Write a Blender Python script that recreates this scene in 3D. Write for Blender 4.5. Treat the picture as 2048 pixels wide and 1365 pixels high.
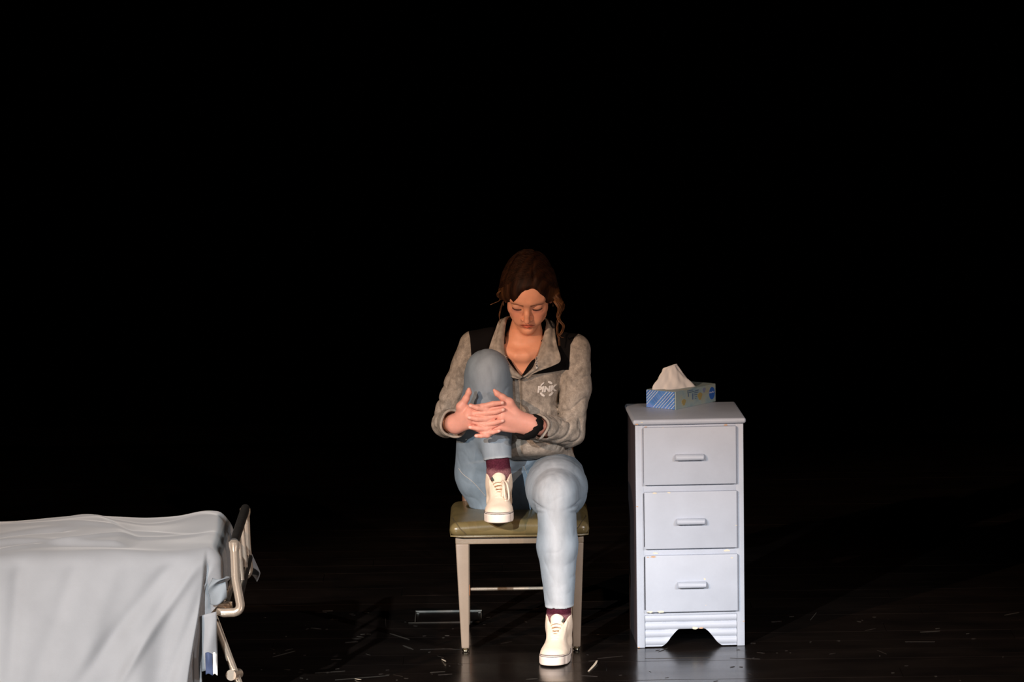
import bpy, bmesh, math, random
import numpy as np
import openvdb as vdb
from mathutils import Vector, Matrix, Euler

for o in list(bpy.data.objects):
    bpy.data.objects.remove(o, do_unlink=True)
SC = bpy.context.scene
COL = SC.collection
random.seed(7)
PI = math.pi

# ------------------------------------------------------------------ camera
CAM_POS = Vector((0.0, -15.0, 2.95))
FPX = 9525.0                      # focal length in pixels of the 2048 px wide frame
PITCH = math.radians(7.385)
ROLL = math.radians(-0.78)
cam_data = bpy.data.cameras.new('camera')
cam_data.sensor_width = 36.0
cam_data.lens = FPX / 2048 * 36.0
cam_data.clip_end = 100
cam = bpy.data.objects.new('camera', cam_data)
COL.objects.link(cam)
CAM_ROT = (Matrix.Rotation(PI / 2 - PITCH, 3, 'X') @ Matrix.Rotation(ROLL, 3, 'Z'))
cam.matrix_world = Matrix.Translation(CAM_POS) @ CAM_ROT.to_4x4()
SC.camera = cam

# ------------------------------------------------------------------ world, lamps, exposure
world = bpy.data.worlds.new('world')
SC.world = world
world.use_nodes = True
world.node_tree.nodes['Background'].inputs[0].default_value = (1.0, 0.75, 0.55, 1)
world.node_tree.nodes['Background'].inputs[1].default_value = 0.0025

SC.view_settings.view_transform = 'Standard'
SC.view_settings.look = 'None'
SC.view_settings.exposure = 0.0
SC.view_settings.gamma = 1.0
SC.view_settings.use_curve_mapping = False


def spot(name, loc, target, power, color, angle, blend, radius):
    ld = bpy.data.lights.new(name, 'SPOT')
    ld.energy = power
    ld.color = color
    ld.spot_size = math.radians(angle)
    ld.spot_blend = blend
    ld.shadow_soft_size = radius
    lo = bpy.data.objects.new(name, ld)
    COL.objects.link(lo)
    lo.location = loc
    d = Vector(target) - Vector(loc)
    lo.rotation_euler = d.to_track_quat('-Z', 'Y').to_euler()
    return lo


# front-of-house stage lamps hung out over the audience, flagged low so that their beams die out at head height
LAMPS = [
    ('stage_lamp', (-5.6, -8.6, 4.3), (0.0, 0.0, -0.92), 2900, (1.0, 0.69, 0.48), 24.0, 0.34, 0.05),
    ('stage_lamp', (-3.6, -9.8, 4.3), (-0.1, 0.0, -1.45), 5900, (0.89, 0.96, 1.0), 24.0, 0.72, 0.05),
    ('stage_lamp', (3.8, -9.7, 4.3), (-0.1, 0.0, -0.92), 1150, (1.0, 0.71, 0.54), 24.0, 0.34, 0.05),
    ('stage_lamp', (6.0, -8.6, 4.3), (0.0, 0.0, -1.45), 2300, (0.90, 0.95, 1.0), 24.0, 0.72, 0.06),
]
for L in LAMPS:
    spot(*L)


# ------------------------------------------------------------------ picture <-> place
def at(px, py, Y):
    """The point of the place seen at pixel (px, py) of the 2048x1365 frame, on the upright plane y = Y."""
    d = CAM_ROT @ Vector(((px - 1024) / FPX, (682.5 - py) / FPX, -1.0))
    t = (Y - CAM_POS.y) / d.y
    return CAM_POS + d * t


def ground(px, py, z=0.0):
    d = CAM_ROT @ Vector(((px - 1024) / FPX, (682.5 - py) / FPX, -1.0))
    t = (z - CAM_POS.z) / d.z
    return CAM_POS + d * t


# ------------------------------------------------------------------ materials
def mat(name, color, rough=0.5, metal=0.0, noise=None, bump=None, coat=0.0, sheen=0.0, attr=None, spec=None, sss=0.0):
    """noise=(scale, amount, detail[, stretch]); bump=(scale, strength, distance[, stretch]); attr: colour attribute multiplied in."""
    m = bpy.data.materials.new(name)
    m.use_nodes = True
    nt = m.node_tree
    b = nt.nodes['Principled BSDF']
    b.inputs['Base Color'].default_value = (*color, 1)
    b.inputs['Roughness'].default_value = rough
    b.inputs['Metallic'].default_value = metal
    if coat:
        b.inputs['Coat Weight'].default_value = coat
    if sheen:
        b.inputs['Sheen Weight'].default_value = sheen
    if spec is not None:
        b.inputs['Specular IOR Level'].default_value = spec
    if sss:
        b.inputs['Subsurface Weight'].default_value = sss
        b.inputs['Subsurface Radius'].default_value = (0.010, 0.0035, 0.0018)
        b.inputs['Subsurface Scale'].default_value = 1.0
    tc = nt.nodes.new('ShaderNodeTexCoord')

    def coord(stretch):
        mp = nt.nodes.new('ShaderNodeMapping')
        mp.inputs['Scale'].default_value = stretch
        nt.links.new(tc.outputs['Object'], mp.inputs['Vector'])
        return mp.outputs['Vector']
    src = None
    if attr:
        a = nt.nodes.new('ShaderNodeAttribute')
        a.attribute_name = attr
        src = a.outputs['Color']
    if noise:
        n = nt.nodes.new('ShaderNodeTexNoise')
        n.inputs['Scale'].default_value = noise[0]
        n.inputs['Detail'].default_value = noise[2]
        nt.links.new(coord(noise[3] if len(noise) > 3 else (1, 1, 1)), n.inputs['Vector'])
        r = nt.nodes.new('ShaderNodeMapRange')
        r.inputs['From Min'].default_value = 0.3
        r.inputs['From Max'].default_value = 0.7
        r.inputs['To Min'].default_value = 1 - noise[1]
        r.inputs['To Max'].default_value = 1 + noise[1]
        nt.links.new(n.outputs['Fac'], r.inputs['Value'])
        v = nt.nodes.new('ShaderNodeVectorMath')
        v.operation = 'SCALE'
        if src:
            nt.links.new(src, v.inputs[0])
        else:
            v.inputs[0].default_value = color
        nt.links.new(r.outputs['Result'], v.inputs['Scale'])
        src = v.outputs['Vector']
    if src:
        nt.links.new(src, b.inputs['Base Color'])
    if bump:
        n = nt.nodes.new('ShaderNodeTexNoise')
        n.inputs['Scale'].default_value = bump[0]
        n.inputs['Detail'].default_value = 4
        nt.links.new(coord(bump[3] if len(bump) > 3 else (1, 1, 1)), n.inputs['Vector'])
        bp = nt.nodes.new('ShaderNodeBump')
        bp.inputs['Strength'].default_value = bump[1]
        bp.inputs['Distance'].default_value = bump[2]
        nt.links.new(n.outputs['Fac'], bp.inputs['Height'])
        nt.links.new(bp.outputs['Normal'], b.inputs['Normal'])
    return m


def chipped_paint(name, color, rough):
    """Worn gloss paint: a little mottled, with small chips down to pale primer and brown wood."""
    m = mat(name, color, rough, noise=(9, 0.05, 4), bump=(60, 0.12, 0.001))
    nt = m.node_tree
    b = nt.nodes['Principled BSDF']
    src = b.inputs['Base Color'].links[0].from_socket
    tc = nt.nodes.new('ShaderNodeTexCoord')
    n = nt.nodes.new('ShaderNodeTexNoise')
    n.inputs['Scale'].default_value = 26
    n.inputs['Detail'].default_value = 5
    n.inputs['Roughness'].default_value = 0.65
    nt.links.new(tc.outputs['Object'], n.inputs['Vector'])
    r = nt.nodes.new('ShaderNodeValToRGB')
    r.color_ramp.elements[0].position = 0.735
    r.color_ramp.elements[1].position = 0.75
    nt.links.new(n.outputs['Fac'], r.inputs['Fac'])
    mx = nt.nodes.new('ShaderNodeMix')
    mx.data_type = 'RGBA'
    nt.links.new(r.outputs['Color'], mx.inputs['Factor'])
    nt.links.new(src, mx.inputs['A'])
    mx.inputs['B'].default_value = (0.78, 0.62, 0.45, 1)
    nt.links.new(mx.outputs['Result'], b.inputs['Base Color'])
    return m


M = {}
M['curtain'] = mat('black_velour', (0.0024, 0.0019, 0.0017), 0.95, sheen=0.0, spec=0.03)
M['paint'] = chipped_paint('pale_blue_paint', (0.435, 0.475, 0.555), 0.42)
M['chip'] = mat('bare_wood_chip', (0.52, 0.33, 0.21), 0.7)
M['primer'] = mat('cream_undercoat', (0.66, 0.60, 0.48), 0.6)
M['dark_side'] = mat('dark_side_panel', (0.045, 0.034, 0.040), 0.6, noise=(20, 0.3, 4, (1, 1, 0.1)))  # chest sides, much darker than the blue front, with upright streaks
M['inside'] = mat('bare_inner_wood', (0.05, 0.04, 0.035), 0.8)
M['chrome'] = mat('worn_chrome', (0.90, 0.74, 0.59), 0.25, 0.80, bump=(30, 0.1, 0.001))
M['nickel'] = mat('steel_glide', (0.8, 0.76, 0.6), 0.2, 1.0)
M['black_rubber'] = mat('black_rubber', (0.018, 0.016, 0.014), 0.5, noise=(50, 0.4, 3))
M['vinyl'] = mat('olive_vinyl', (0.155, 0.115, 0.048), 0.30, noise=(14, 0.18, 4), bump=(160, 0.25, 0.0006), coat=0.15)
M['vinyl_seam'] = mat('dark_vinyl_piping', (0.09, 0.065, 0.03), 0.5)
M['beige_metal'] = mat('beige_enamel', (0.27, 0.205, 0.155), 0.42, noise=(12, 0.07, 3))
M['apron'] = mat('beige_apron_enamel', (0.235, 0.180, 0.130), 0.35, noise=(12, 0.07, 3))
M['brown'] = mat('brown_bracket', (0.35, 0.15, 0.07), 0.5)
M['brownback'] = mat('brown_vinyl', (0.17, 0.085, 0.05), 0.5)
M['blanket'] = mat('grey_blanket', (0.24, 0.25, 0.268), 0.95, noise=(9, 0.05, 4), bump=(420, 0.25, 0.0008), sheen=0.28, spec=0.1)
M['sheet'] = mat('blue_sheet', (0.20, 0.225, 0.25), 0.9, bump=(200, 0.2, 0.001), spec=0.1)
M['navy'] = mat('navy_cloth', (0.04, 0.06, 0.13), 0.8)
M['white'] = mat('white_cloth', (0.82, 0.82, 0.80), 0.8)
M['skin'] = mat('skin', (1, 1, 1), 0.48, attr='Col', noise=(45, 0.05, 3), spec=0.35, sss=0.12)
M['hair'] = mat('auburn_hair', (0.085, 0.035, 0.015), 0.6, attr='Col', noise=(90, 0.35, 4, (1, 1, 0.2)), bump=(160, 0.5, 0.002, (1, 1, 0.15)), spec=0.12)
M['sweat'] = mat('heather_sweatshirt', (1, 1, 1), 0.92, attr='Col', noise=(60, 0.30, 6, (1, 1, 0.8)), bump=(600, 0.3, 0.0008), spec=0.1)
M['sweat_yoke'] = mat('heather_sweatshirt_black_yoke', (1, 1, 1), 0.92, attr='Col', noise=(60, 0.30, 6, (1, 1, 0.8)), bump=(600, 0.3, 0.0008), spec=0.1)


def add_yoke(m):
    """Black shoulder panel where the signed distance kept in the colour attribute's alpha is positive."""
    nt = m.node_tree
    b = nt.nodes['Principled BSDF']
    src = b.inputs['Base Color'].links[0].from_socket
    at_ = [n for n in nt.nodes if n.type == 'ATTRIBUTE'][0]
    r = nt.nodes.new('ShaderNodeMapRange')
    r.inputs['From Min'].default_value = -0.06
    r.inputs['From Max'].default_value = 0.06
    nt.links.new(at_.outputs['Alpha'], r.inputs['Value'])
    mx = nt.nodes.new('ShaderNodeMix')
    mx.data_type = 'RGBA'
    nt.links.new(r.outputs['Result'], mx.inputs['Factor'])
    nt.links.new(src, mx.inputs['A'])
    mx.inputs['B'].default_value = (0.006, 0.005, 0.005, 1)
    nt.links.new(mx.outputs['Result'], b.inputs['Base Color'])


add_yoke(M['sweat_yoke'])
M['black_knit'] = mat('black_knit', (0.008, 0.007, 0.007), 0.9, spec=0.1)
M['print'] = mat('white_print', (0.86, 0.80, 0.75), 0.7)
M['tape'] = mat('white_zip_tape', (0.75, 0.72, 0.68), 0.8)
M['denim'] = mat('washed_denim', (1, 1, 1), 0.9, attr='Col', noise=(34, 0.13, 6, (1, 1, 0.35)), bump=(700, 0.3, 0.0008, (1, 1, 0.5)), spec=0.1)
M['sock'] = mat('burgundy_sock', (1, 1, 1), 0.95, attr='Col', noise=(260, 0.35, 3), bump=(300, 0.6, 0.001), spec=0.05)
M['canvas'] = mat('cream_canvas', (0.86, 0.68, 0.53), 0.85, noise=(40, 0.06, 4), bump=(500, 0.3, 0.0006), spec=0.15)
M['lace'] = mat('cream_lace', (0.84, 0.69, 0.55), 0.85, spec=0.1)
M['rubber'] = mat('white_rubber', (0.92, 0.80, 0.70), 0.55, attr='Col')
M['tissue'] = mat('tissue_paper', (0.66, 0.63, 0.62), 0.95, spec=0.05)
M['wood_floor'] = None


def floor_material():
    m = bpy.data.materials.new('black_stage_floor')
    m.use_nodes = True
    nt = m.node_tree
    b = nt.nodes['Principled BSDF']
    tc = nt.nodes.new('ShaderNodeTexCoord')
    geo = nt.nodes.new('ShaderNodeNewGeometry')

    def noise(scale, stretch, detail, rough=0.5, dist=0.0):
        mp = nt.nodes.new('ShaderNodeMapping')
        mp.inputs['Scale'].default_value = stretch
        nt.links.new(geo.outputs['Position'], mp.inputs['Vector'])
        n = nt.nodes.new('ShaderNodeTexNoise')
        n.inputs['Scale'].default_value = scale
        n.inputs['Detail'].default_value = detail
        n.inputs['Roughness'].default_value = rough
        n.inputs['Distortion'].default_value = dist
        nt.links.new(mp.outputs['Vector'], n.inputs['Vector'])
        return n.outputs['Fac']

    def ramp(fac, p0, p1, c0, c1):
        r = nt.nodes.new('ShaderNodeValToRGB')
        r.color_ramp.elements[0].position = p0
        r.color_ramp.elements[1].position = p1
        r.color_ramp.elements[0].color = (*c0, 1)
        r.color_ramp.elements[1].color = (*c1, 1)
        nt.links.new(fac, r.inputs['Fac'])
        return r.outputs['Color']

    def add(a, c):
        x = nt.nodes.new('ShaderNodeMix')
        x.data_type = 'RGBA'
        x.blend_type = 'ADD'
        x.inputs['Factor'].default_value = 1
        nt.links.new(a, x.inputs['A'])
        nt.links.new(c, x.inputs['B'])
        return x.outputs['Result']
    base = ramp(noise(3.0, (1, 2, 1), 5), 0.3, 0.75, (0.006, 0.0045, 0.004), (0.015, 0.0105, 0.0085))
    streak = ramp(noise(3.4, (0.7, 9, 1), 7, 0.7), 0.60, 0.78, (0, 0, 0), (0.020, 0.013, 0.010))
    fleck = ramp(noise(38, (0.8, 1.6, 1), 3, 0.6), 0.745, 0.78, (0, 0, 0), (0.07, 0.055, 0.04))
    nt.links.new(add(add(base, streak), fleck), b.inputs['Base Color'])
    rr = ramp(noise(2.4, (1, 3, 1), 5), 0.3, 0.7, (0.15, 0.15, 0.15), (0.25, 0.25, 0.25))
    nt.links.new(rr, b.inputs['Roughness'])
    bp = nt.nodes.new('ShaderNodeBump')
    bp.inputs['Strength'].default_value = 0.06
    bp.inputs['Distance'].default_value = 0.002
    nt.links.new(noise(22, (1, 1.5, 1), 3), bp.inputs['Height'])
    nt.links.new(bp.outputs['Normal'], b.inputs['Normal'])
    b.inputs['IOR'].default_value = 1.5
    return m


M['wood_floor'] = floor_material()
M['scuff'] = mat('pale_scuff', (0.035, 0.028, 0.021), 0.7)
M['scuff_dim'] = mat('brown_scuff', (0.020, 0.013, 0.009), 0.6)
M['scrap'] = mat('paper_scrap', (0.62, 0.52, 0.40), 0.8)
M['brass'] = mat('dull_steel', (0.30, 0.30, 0.28), 0.35, 0.7)


# ------------------------------------------------------------------ mesh helpers
def link_mesh(name, verts, faces, material, parent=None, smooth=True, colors=None, mats=None, fmat=None):
    me = bpy.data.meshes.new(name)
    verts = np.asarray(verts, dtype=np.float32)
    if isinstance(faces, np.ndarray) and faces.ndim == 2 and faces.shape[1] == 4:
        me.vertices.add(len(verts))
        me.vertices.foreach_set('co', verts.ravel())
        n = len(faces)
        me.loops.add(n * 4)
        me.loops.foreach_set('vertex_index', faces.ravel().astype(np.int32))
        me.polygons.add(n)
        me.polygons.foreach_set('loop_start', np.arange(0, n * 4, 4, dtype=np.int32))
        me.update(calc_edges=True)
    else:
        me.from_pydata([tuple(map(float, v)) for v in verts], [], [tuple(int(i) for i in f) for f in faces])
        me.update()
    if colors is not None:
        c = np.ones((len(verts), 4), dtype=np.float32)
        c[:, :np.shape(colors)[1]] = colors
        a = me.color_attributes.new('Col', 'FLOAT_COLOR', 'POINT')
        a.data.foreach_set('color', c.ravel())
    for mm in (mats or [material]):
        me.materials.append(mm)
    if fmat is not None:
        me.polygons.foreach_set('material_index', np.asarray(fmat, dtype=np.int32))
    me.polygons.foreach_set('use_smooth', np.full(len(me.polygons), smooth, dtype=bool))
    me.update()
    o = bpy.data.objects.new(name, me)
    COL.objects.link(o)
    if parent is not None:
        o.parent = parent
    return o


class MB:
    """Collects shapes as one mesh."""

    def __init__(self):
        self.v, self.f = [], []

    def add(self, vs, fs):
        n = len(self.v)
        self.v += [tuple(v) for v in vs]
        self.f += [tuple(i + n for i in f) for f in fs]
        return self

    def bm(self, bm, mtx=None):
        bm.verts.index_update()
        vs = [(mtx @ v.co if mtx else v.co)[:] for v in bm.verts]
        fs = [[v.index for v in f.verts] for f in bm.faces]
        bm.free()
        return self.add(vs, fs)

    def box(self, x0, x1, y0, y1, z0, z1, bev=0.0, seg=2, mtx=None):
        bm = bmesh.new()
        bmesh.ops.create_cube(bm, size=1)
        for v in bm.verts:
            v.co = Vector(((x0 + x1) / 2 + v.co.x * (x1 - x0), (y0 + y1) / 2 + v.co.y * (y1 - y0), (z0 + z1) / 2 + v.co.z * (z1 - z0)))
        if bev > 0:
            bmesh.ops.bevel(bm, geom=bm.edges[:], offset=bev, segments=seg, profile=0.5, affect='EDGES')
        return self.bm(bm, mtx)

    def tube(self, pts, rad, n=12, caps=True):
        """A round bar along pts; rad one radius or one per point."""
        pts = [Vector(p) for p in pts]
        rads = rad if isinstance(rad, (list, tuple)) else [rad] * len(pts)
        rings = []
        prev = None
        for i, p in enumerate(pts):
            t = (pts[min(i + 1, len(pts) - 1)] - pts[max(i - 1, 0)]).normalized()
            if prev is None:
                ref = Vector((0, 0, 1)) if abs(t.z) < 0.9 else Vector((1, 0, 0))
                u = t.cross(ref).normalized()
            else:
                u = (prev - t * prev.dot(t)).normalized()
            prev = u
            w = t.cross(u)
            rings.append([p + (u * math.cos(2 * PI * k / n) + w * math.sin(2 * PI * k / n)) * rads[i] for k in range(n)])
        vs = [v for r in rings for v in r]
        fs = []
        for i in range(len(pts) - 1):
            for k in range(n):
                a, b = i * n + k, i * n + (k + 1) % n
                fs.append((a, a + n, b + n, b))
        if caps:
            fs.append(tuple(range(n)))
            fs.append(tuple(len(vs) - n + k for k in reversed(range(n))))
        return self.add(vs, fs)

    def prism(self, outline, axis_from, axis_to, place):
        """outline: 2-D points; place(a, b, h) -> xyz."""
        n = len(outline)
        vs = [place(a, b, axis_from) for a, b in outline] + [place(a, b, axis_to) for a, b in outline]
        fs = [(i, (i + 1) % n, n + (i + 1) % n, n + i) for i in range(n)]
        fs.append(tuple(reversed(range(n))))
        fs.append(tuple(range(n, 2 * n)))
        return self.add(vs, fs)

    def build(self, name, material, parent=None, smooth=True, angle=40):
        bm = bmesh.new()
        bv = [bm.verts.new(v) for v in self.v]
        for f in self.f:
            try:
                bm.faces.new([bv[i] for i in f])
            except ValueError:
                pass
        bmesh.ops.recalc_face_normals(bm, faces=bm.faces[:])
        me = bpy.data.meshes.new(name)
        bm.to_mesh(me)
        bm.free()
        me.materials.append(material)
        me.polygons.foreach_set('use_smooth', np.full(len(me.polygons), smooth, dtype=bool))
        if smooth:
            me.set_sharp_from_angle(angle=math.radians(angle))
        o = bpy.data.objects.new(name, me)
        COL.objects.link(o)
        if parent is not None:
            o.parent = parent
        return o


def smooth_path(pts, n=6):
    """Catmull-Rom through pts."""
    pts = [Vector(p) for p in pts]
    out = []
    for i in range(len(pts) - 1):
        p0, p1, p2, p3 = pts[max(i - 1, 0)], pts[i], pts[i + 1], pts[min(i + 2, len(pts) - 1)]
        for k in range(n):
            t = k / n
            out.append(0.5 * ((2 * p1) + (p2 - p0) * t + (2 * p0 - 5 * p1 + 4 * p2 - p3) * t * t + (3 * p1 - p0 - 3 * p2 + p3) * t ** 3))
    out.append(pts[-1])
    return out


def round_corner(a, b, c, r, n=6):
    """Points of a bend of radius r at b between a and c."""
    a, b, c = Vector(a), Vector(b), Vector(c)
    p, q = b + (a - b).normalized() * r, b + (c - b).normalized() * r
    return [(1 - t) ** 2 * p + 2 * t * (1 - t) * b + t * t * q for t in [k / n for k in range(n + 1)]]


def thing(name, label, cat, loc=(0, 0, 0), rotz=0.0, group=None):
    o = bpy.data.objects.new(name, None)
    o.empty_display_size = 0.05
    COL.objects.link(o)
    o.location = loc
    o.rotation_euler = (0, 0, rotz)
    tag(o, label, cat, group)
    return o


def tag(o, label, cat, group=None):
    o['label'] = label
    o['category'] = cat
    if group:
        o['group'] = group


def text_mesh(body, size, extrude=0.0, bold=0.0, spacing=1.0):
    cu = bpy.data.curves.new('lettering', 'FONT')
    cu.body = body
    cu.size = size
    cu.extrude = extrude
    cu.offset = bold
    cu.space_character = spacing
    cu.align_x = 'CENTER'
    cu.align_y = 'CENTER'
    cu.resolution_u = 3
    ob = bpy.data.objects.new('lettering', cu)
    COL.objects.link(ob)
    dg = bpy.context.evaluated_depsgraph_get()
    dg.update()
    me = bpy.data.meshes.new_from_object(ob.evaluated_get(dg))
    vs = [v.co.copy() for v in me.vertices]
    fs = [tuple(p.vertices) for p in me.polygons]
    bpy.data.objects.remove(ob)
    bpy.data.meshes.remove(me)
    bpy.data.curves.remove(cu)
    return vs, fs


# ------------------------------------------------------------------ smooth solid modelling (distance fields meshed with a voxel grid)
PRESS = []                          # solids that dent the seat they rest on


class Sdf:
    def __init__(self, vox):
        self.vox = vox
        self.ops = []
        self.lo = np.full(3, 1e9)
        self.hi = np.full(3, -1e9)

    def op(self, fn, lo, hi, k, mode):
        lo, hi = np.asarray(lo, float), np.asarray(hi, float)
        if mode == 'u':
            self.lo = np.minimum(self.lo, lo)
            self.hi = np.maximum(self.hi, hi)
        g = k + 5 * self.vox
        self.ops.append((fn, (lo - g).astype(np.float32), (hi + g).astype(np.float32), k, mode))
        return self

    def cone(self, a, b, r1, r2, k=0.01, mode='u', flat=None):
        """Tapered round bar; flat=(axis, s) thins it by the factor s along the unit vector axis."""
        a, b = np.array(a, np.float32), np.array(b, np.float32)
        ab = b - a
        L2 = float(ab @ ab) + 1e-12
        fx = None
        if flat is not None:
            fx = np.array(flat[0], np.float32)
            fx = fx / np.linalg.norm(fx)

        def fn(P):
            q = P - a
            t = np.clip(q @ ab / L2, 0, 1)
            v = q - t[:, None] * ab
            if fx is not None:
                c = v @ fx
                v = v + (c * (1 / flat[1] - 1))[:, None] * fx
                d = np.sqrt((v * v).sum(1)) - (r1 + (r2 - r1) * t)
                return d * flat[1] ** 0.5
            return np.sqrt((v * v).sum(1)) - (r1 + (r2 - r1) * t)
        m = max(r1, r2)
        return self.op(fn, np.minimum(a, b) - m, np.maximum(a, b) + m, k, mode)

    def chain(self, pts, rads, k=0.01):
        for i in range(len(pts) - 1):
            self.cone(pts[i], pts[i + 1], rads[i], rads[i + 1], k)
        return self

    def ell(self, c, rad, k=0.01, mode='u', axes=None):
        c = np.array(c, np.float32)
        R = np.eye(3, dtype=np.float32) if axes is None else np.array(axes, np.float32)
        rad = np.array(rad, np.float32)

        def fn(P):
            q = (P - c) @ R.T
            k0 = np.sqrt(((q / rad) ** 2).sum(1))
            k1 = np.sqrt(((q / rad ** 2) ** 2).sum(1)) + 1e-9
            return k0 * (k0 - 1) / k1
        ext = np.sqrt(((R * rad[:, None]) ** 2).sum(0))
        return self.op(fn, c - ext, c + ext, k, mode)

    def loft(self, secs, k=0.01, grow=0.0, power=2.3):
        """Upright body: secs = (z, cx, cy, half width, half depth)."""
        S = np.array(secs, np.float32)

        def fn(P):
            z = np.clip(P[:, 2], S[0, 0], S[-1, 0])
            cx, cy, a, b = (np.interp(z, S[:, 0], S[:, i]).astype(np.float32) for i in range(1, 5))
            a, b = a + grow, b + grow
            q = (np.abs((P[:, 0] - cx) / a) ** power + np.abs((P[:, 1] - cy) / b) ** power) ** (1 / power)
            d = (q - 1) * np.minimum(a, b)
            dz = np.abs(P[:, 2] - z)
            return np.where(dz > 0, np.sqrt(np.maximum(d, 0) ** 2 + dz ** 2), np.maximum(d, np.maximum(S[0, 0] - P[:, 2], P[:, 2] - S[-1, 0])))
        lo = [(S[:, 1] - S[:, 3]).min() - grow, (S[:, 2] - S[:, 4]).min() - grow, S[0, 0]]
        hi = [(S[:, 1] + S[:, 3]).max() + grow, (S[:, 2] + S[:, 4]).max() + grow, S[-1, 0]]
        return self.op(fn, lo, hi, k, 'u')

    def disp(self, fn, lo, hi):
        return self.op(fn, lo, hi, 0.0, 'd')

    def sub(self, other, k=0.01):
        return self.op(lambda P: other.eval(P, 0.05), other.lo, other.hi, k, 'u')

    def eval(self, P, pad=0.0):
        d = np.full(len(P), 0.25, np.float32)
        for fn, lo, hi, k, mode in self.ops:
            m = np.nonzero(((P > lo - pad) & (P < hi + pad)).all(1))[0]
            if not len(m):
                continue
            if mode == 'd':
                m = m[np.abs(d[m]) < 0.022 + pad]
                if not len(m):
                    continue
            v = fn(P[m]).astype(np.float32)
            o = d[m]
            if mode == 'u':
                if k > 0:
                    h = np.maximum(k - np.abs(o - v), 0) / k
                    d[m] = np.minimum(o, v) - h * h * k * 0.25
                else:
                    d[m] = np.minimum(o, v)
            elif mode == 's':
                h = np.maximum(k - np.abs(o + v), 0) / k if k > 0 else 0
                d[m] = np.maximum(o, -v) + h * h * k * 0.25
            elif mode == 'i':
                d[m] = np.maximum(o, v)
            else:
                d[m] = o + v
        return d


    def mesh(self):
        v = self.vox
        B = 8
        lo = self.lo - 4 * v
        nb = np.ceil((self.hi + 4 * v - lo) / (v * B)).astype(int)
        gx = np.stack(np.meshgrid(*[np.arange(n) for n in nb], indexing='ij'), -1).reshape(-1, 3)
        C = (lo + (gx * B + (B - 1) / 2) * v).astype(np.float32)
        hd = B * v * 0.87
        dc = np.concatenate([self.eval(C[i:i + 200000], hd * 1.8) for i in range(0, len(C), 200000)])
        keep = np.abs(dc) < hd * 1.7
        bg = 3 * v
        arr = np.repeat(np.repeat(np.repeat(np.where(dc < 0, -bg, bg).astype(np.float32).reshape(nb), B, 0), B, 1), B, 2)
        off = np.stack(np.meshgrid(*[np.arange(B)] * 3, indexing='ij'), -1).reshape(-1, 3)
        kb = gx[keep]
        for i in range(0, len(kb), 1500):
            idx = (kb[i:i + 1500, None, :] * B + off[None]).reshape(-1, 3)
            P = (lo + idx * v).astype(np.float32)
            arr[idx[:, 0], idx[:, 1], idx[:, 2]] = np.clip(self.eval(P), -bg, bg)
        g = vdb.FloatGrid(float(bg))
        g.copyFromArray(arr)
        p, q = g.convertToQuads(0.0)
        p = p * v + lo
        q = q.astype(np.int64)
        a, b, c, d4 = (p[q[:, i]] for i in range(4))
        vol = (np.cross(c - a, d4 - b) * (a + b + c + d4)).sum()
        if vol < 0:
            q = q[:, ::-1]
        return p.astype(np.float32), np.ascontiguousarray(q)


def vnoise(P, seed=0):
    """Smooth value noise in 0..1 at the points P."""
    i = np.floor(P).astype(np.int64)
    f = (P - i).astype(np.float32)
    f = f * f * (3 - 2 * f)
    out = np.zeros(len(P), np.float32)
    for cx in (0, 1):
        for cy in (0, 1):
            for cz in (0, 1):
                h = ((i[:, 0] + cx) * 374761393 + (i[:, 1] + cy) * 668265263 + (i[:, 2] + cz) * 2147483647 + seed * 144665) & 0xffffffff
                h = ((h ^ (h >> 13)) * 1274126177) & 0xffffffff
                h = ((h ^ (h >> 16)) & 0xffff).astype(np.float32) / 65535.0
                w = (f[:, 0] if cx else 1 - f[:, 0]) * (f[:, 1] if cy else 1 - f[:, 1]) * (f[:, 2] if cz else 1 - f[:, 2])
                out += h * w
    return out


def ridge(P, seed=0):
    return 1 - np.abs(2 * vnoise(P, seed) - 1)


def sstep(x, a, b):
    t = np.clip((x - a) / (b - a), 0, 1)
    return t * t * (3 - 2 * t)


def mixc(c, col, w):
    return c * (1 - w[:, None]) + np.array(col, np.float32) * w[:, None]

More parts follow.
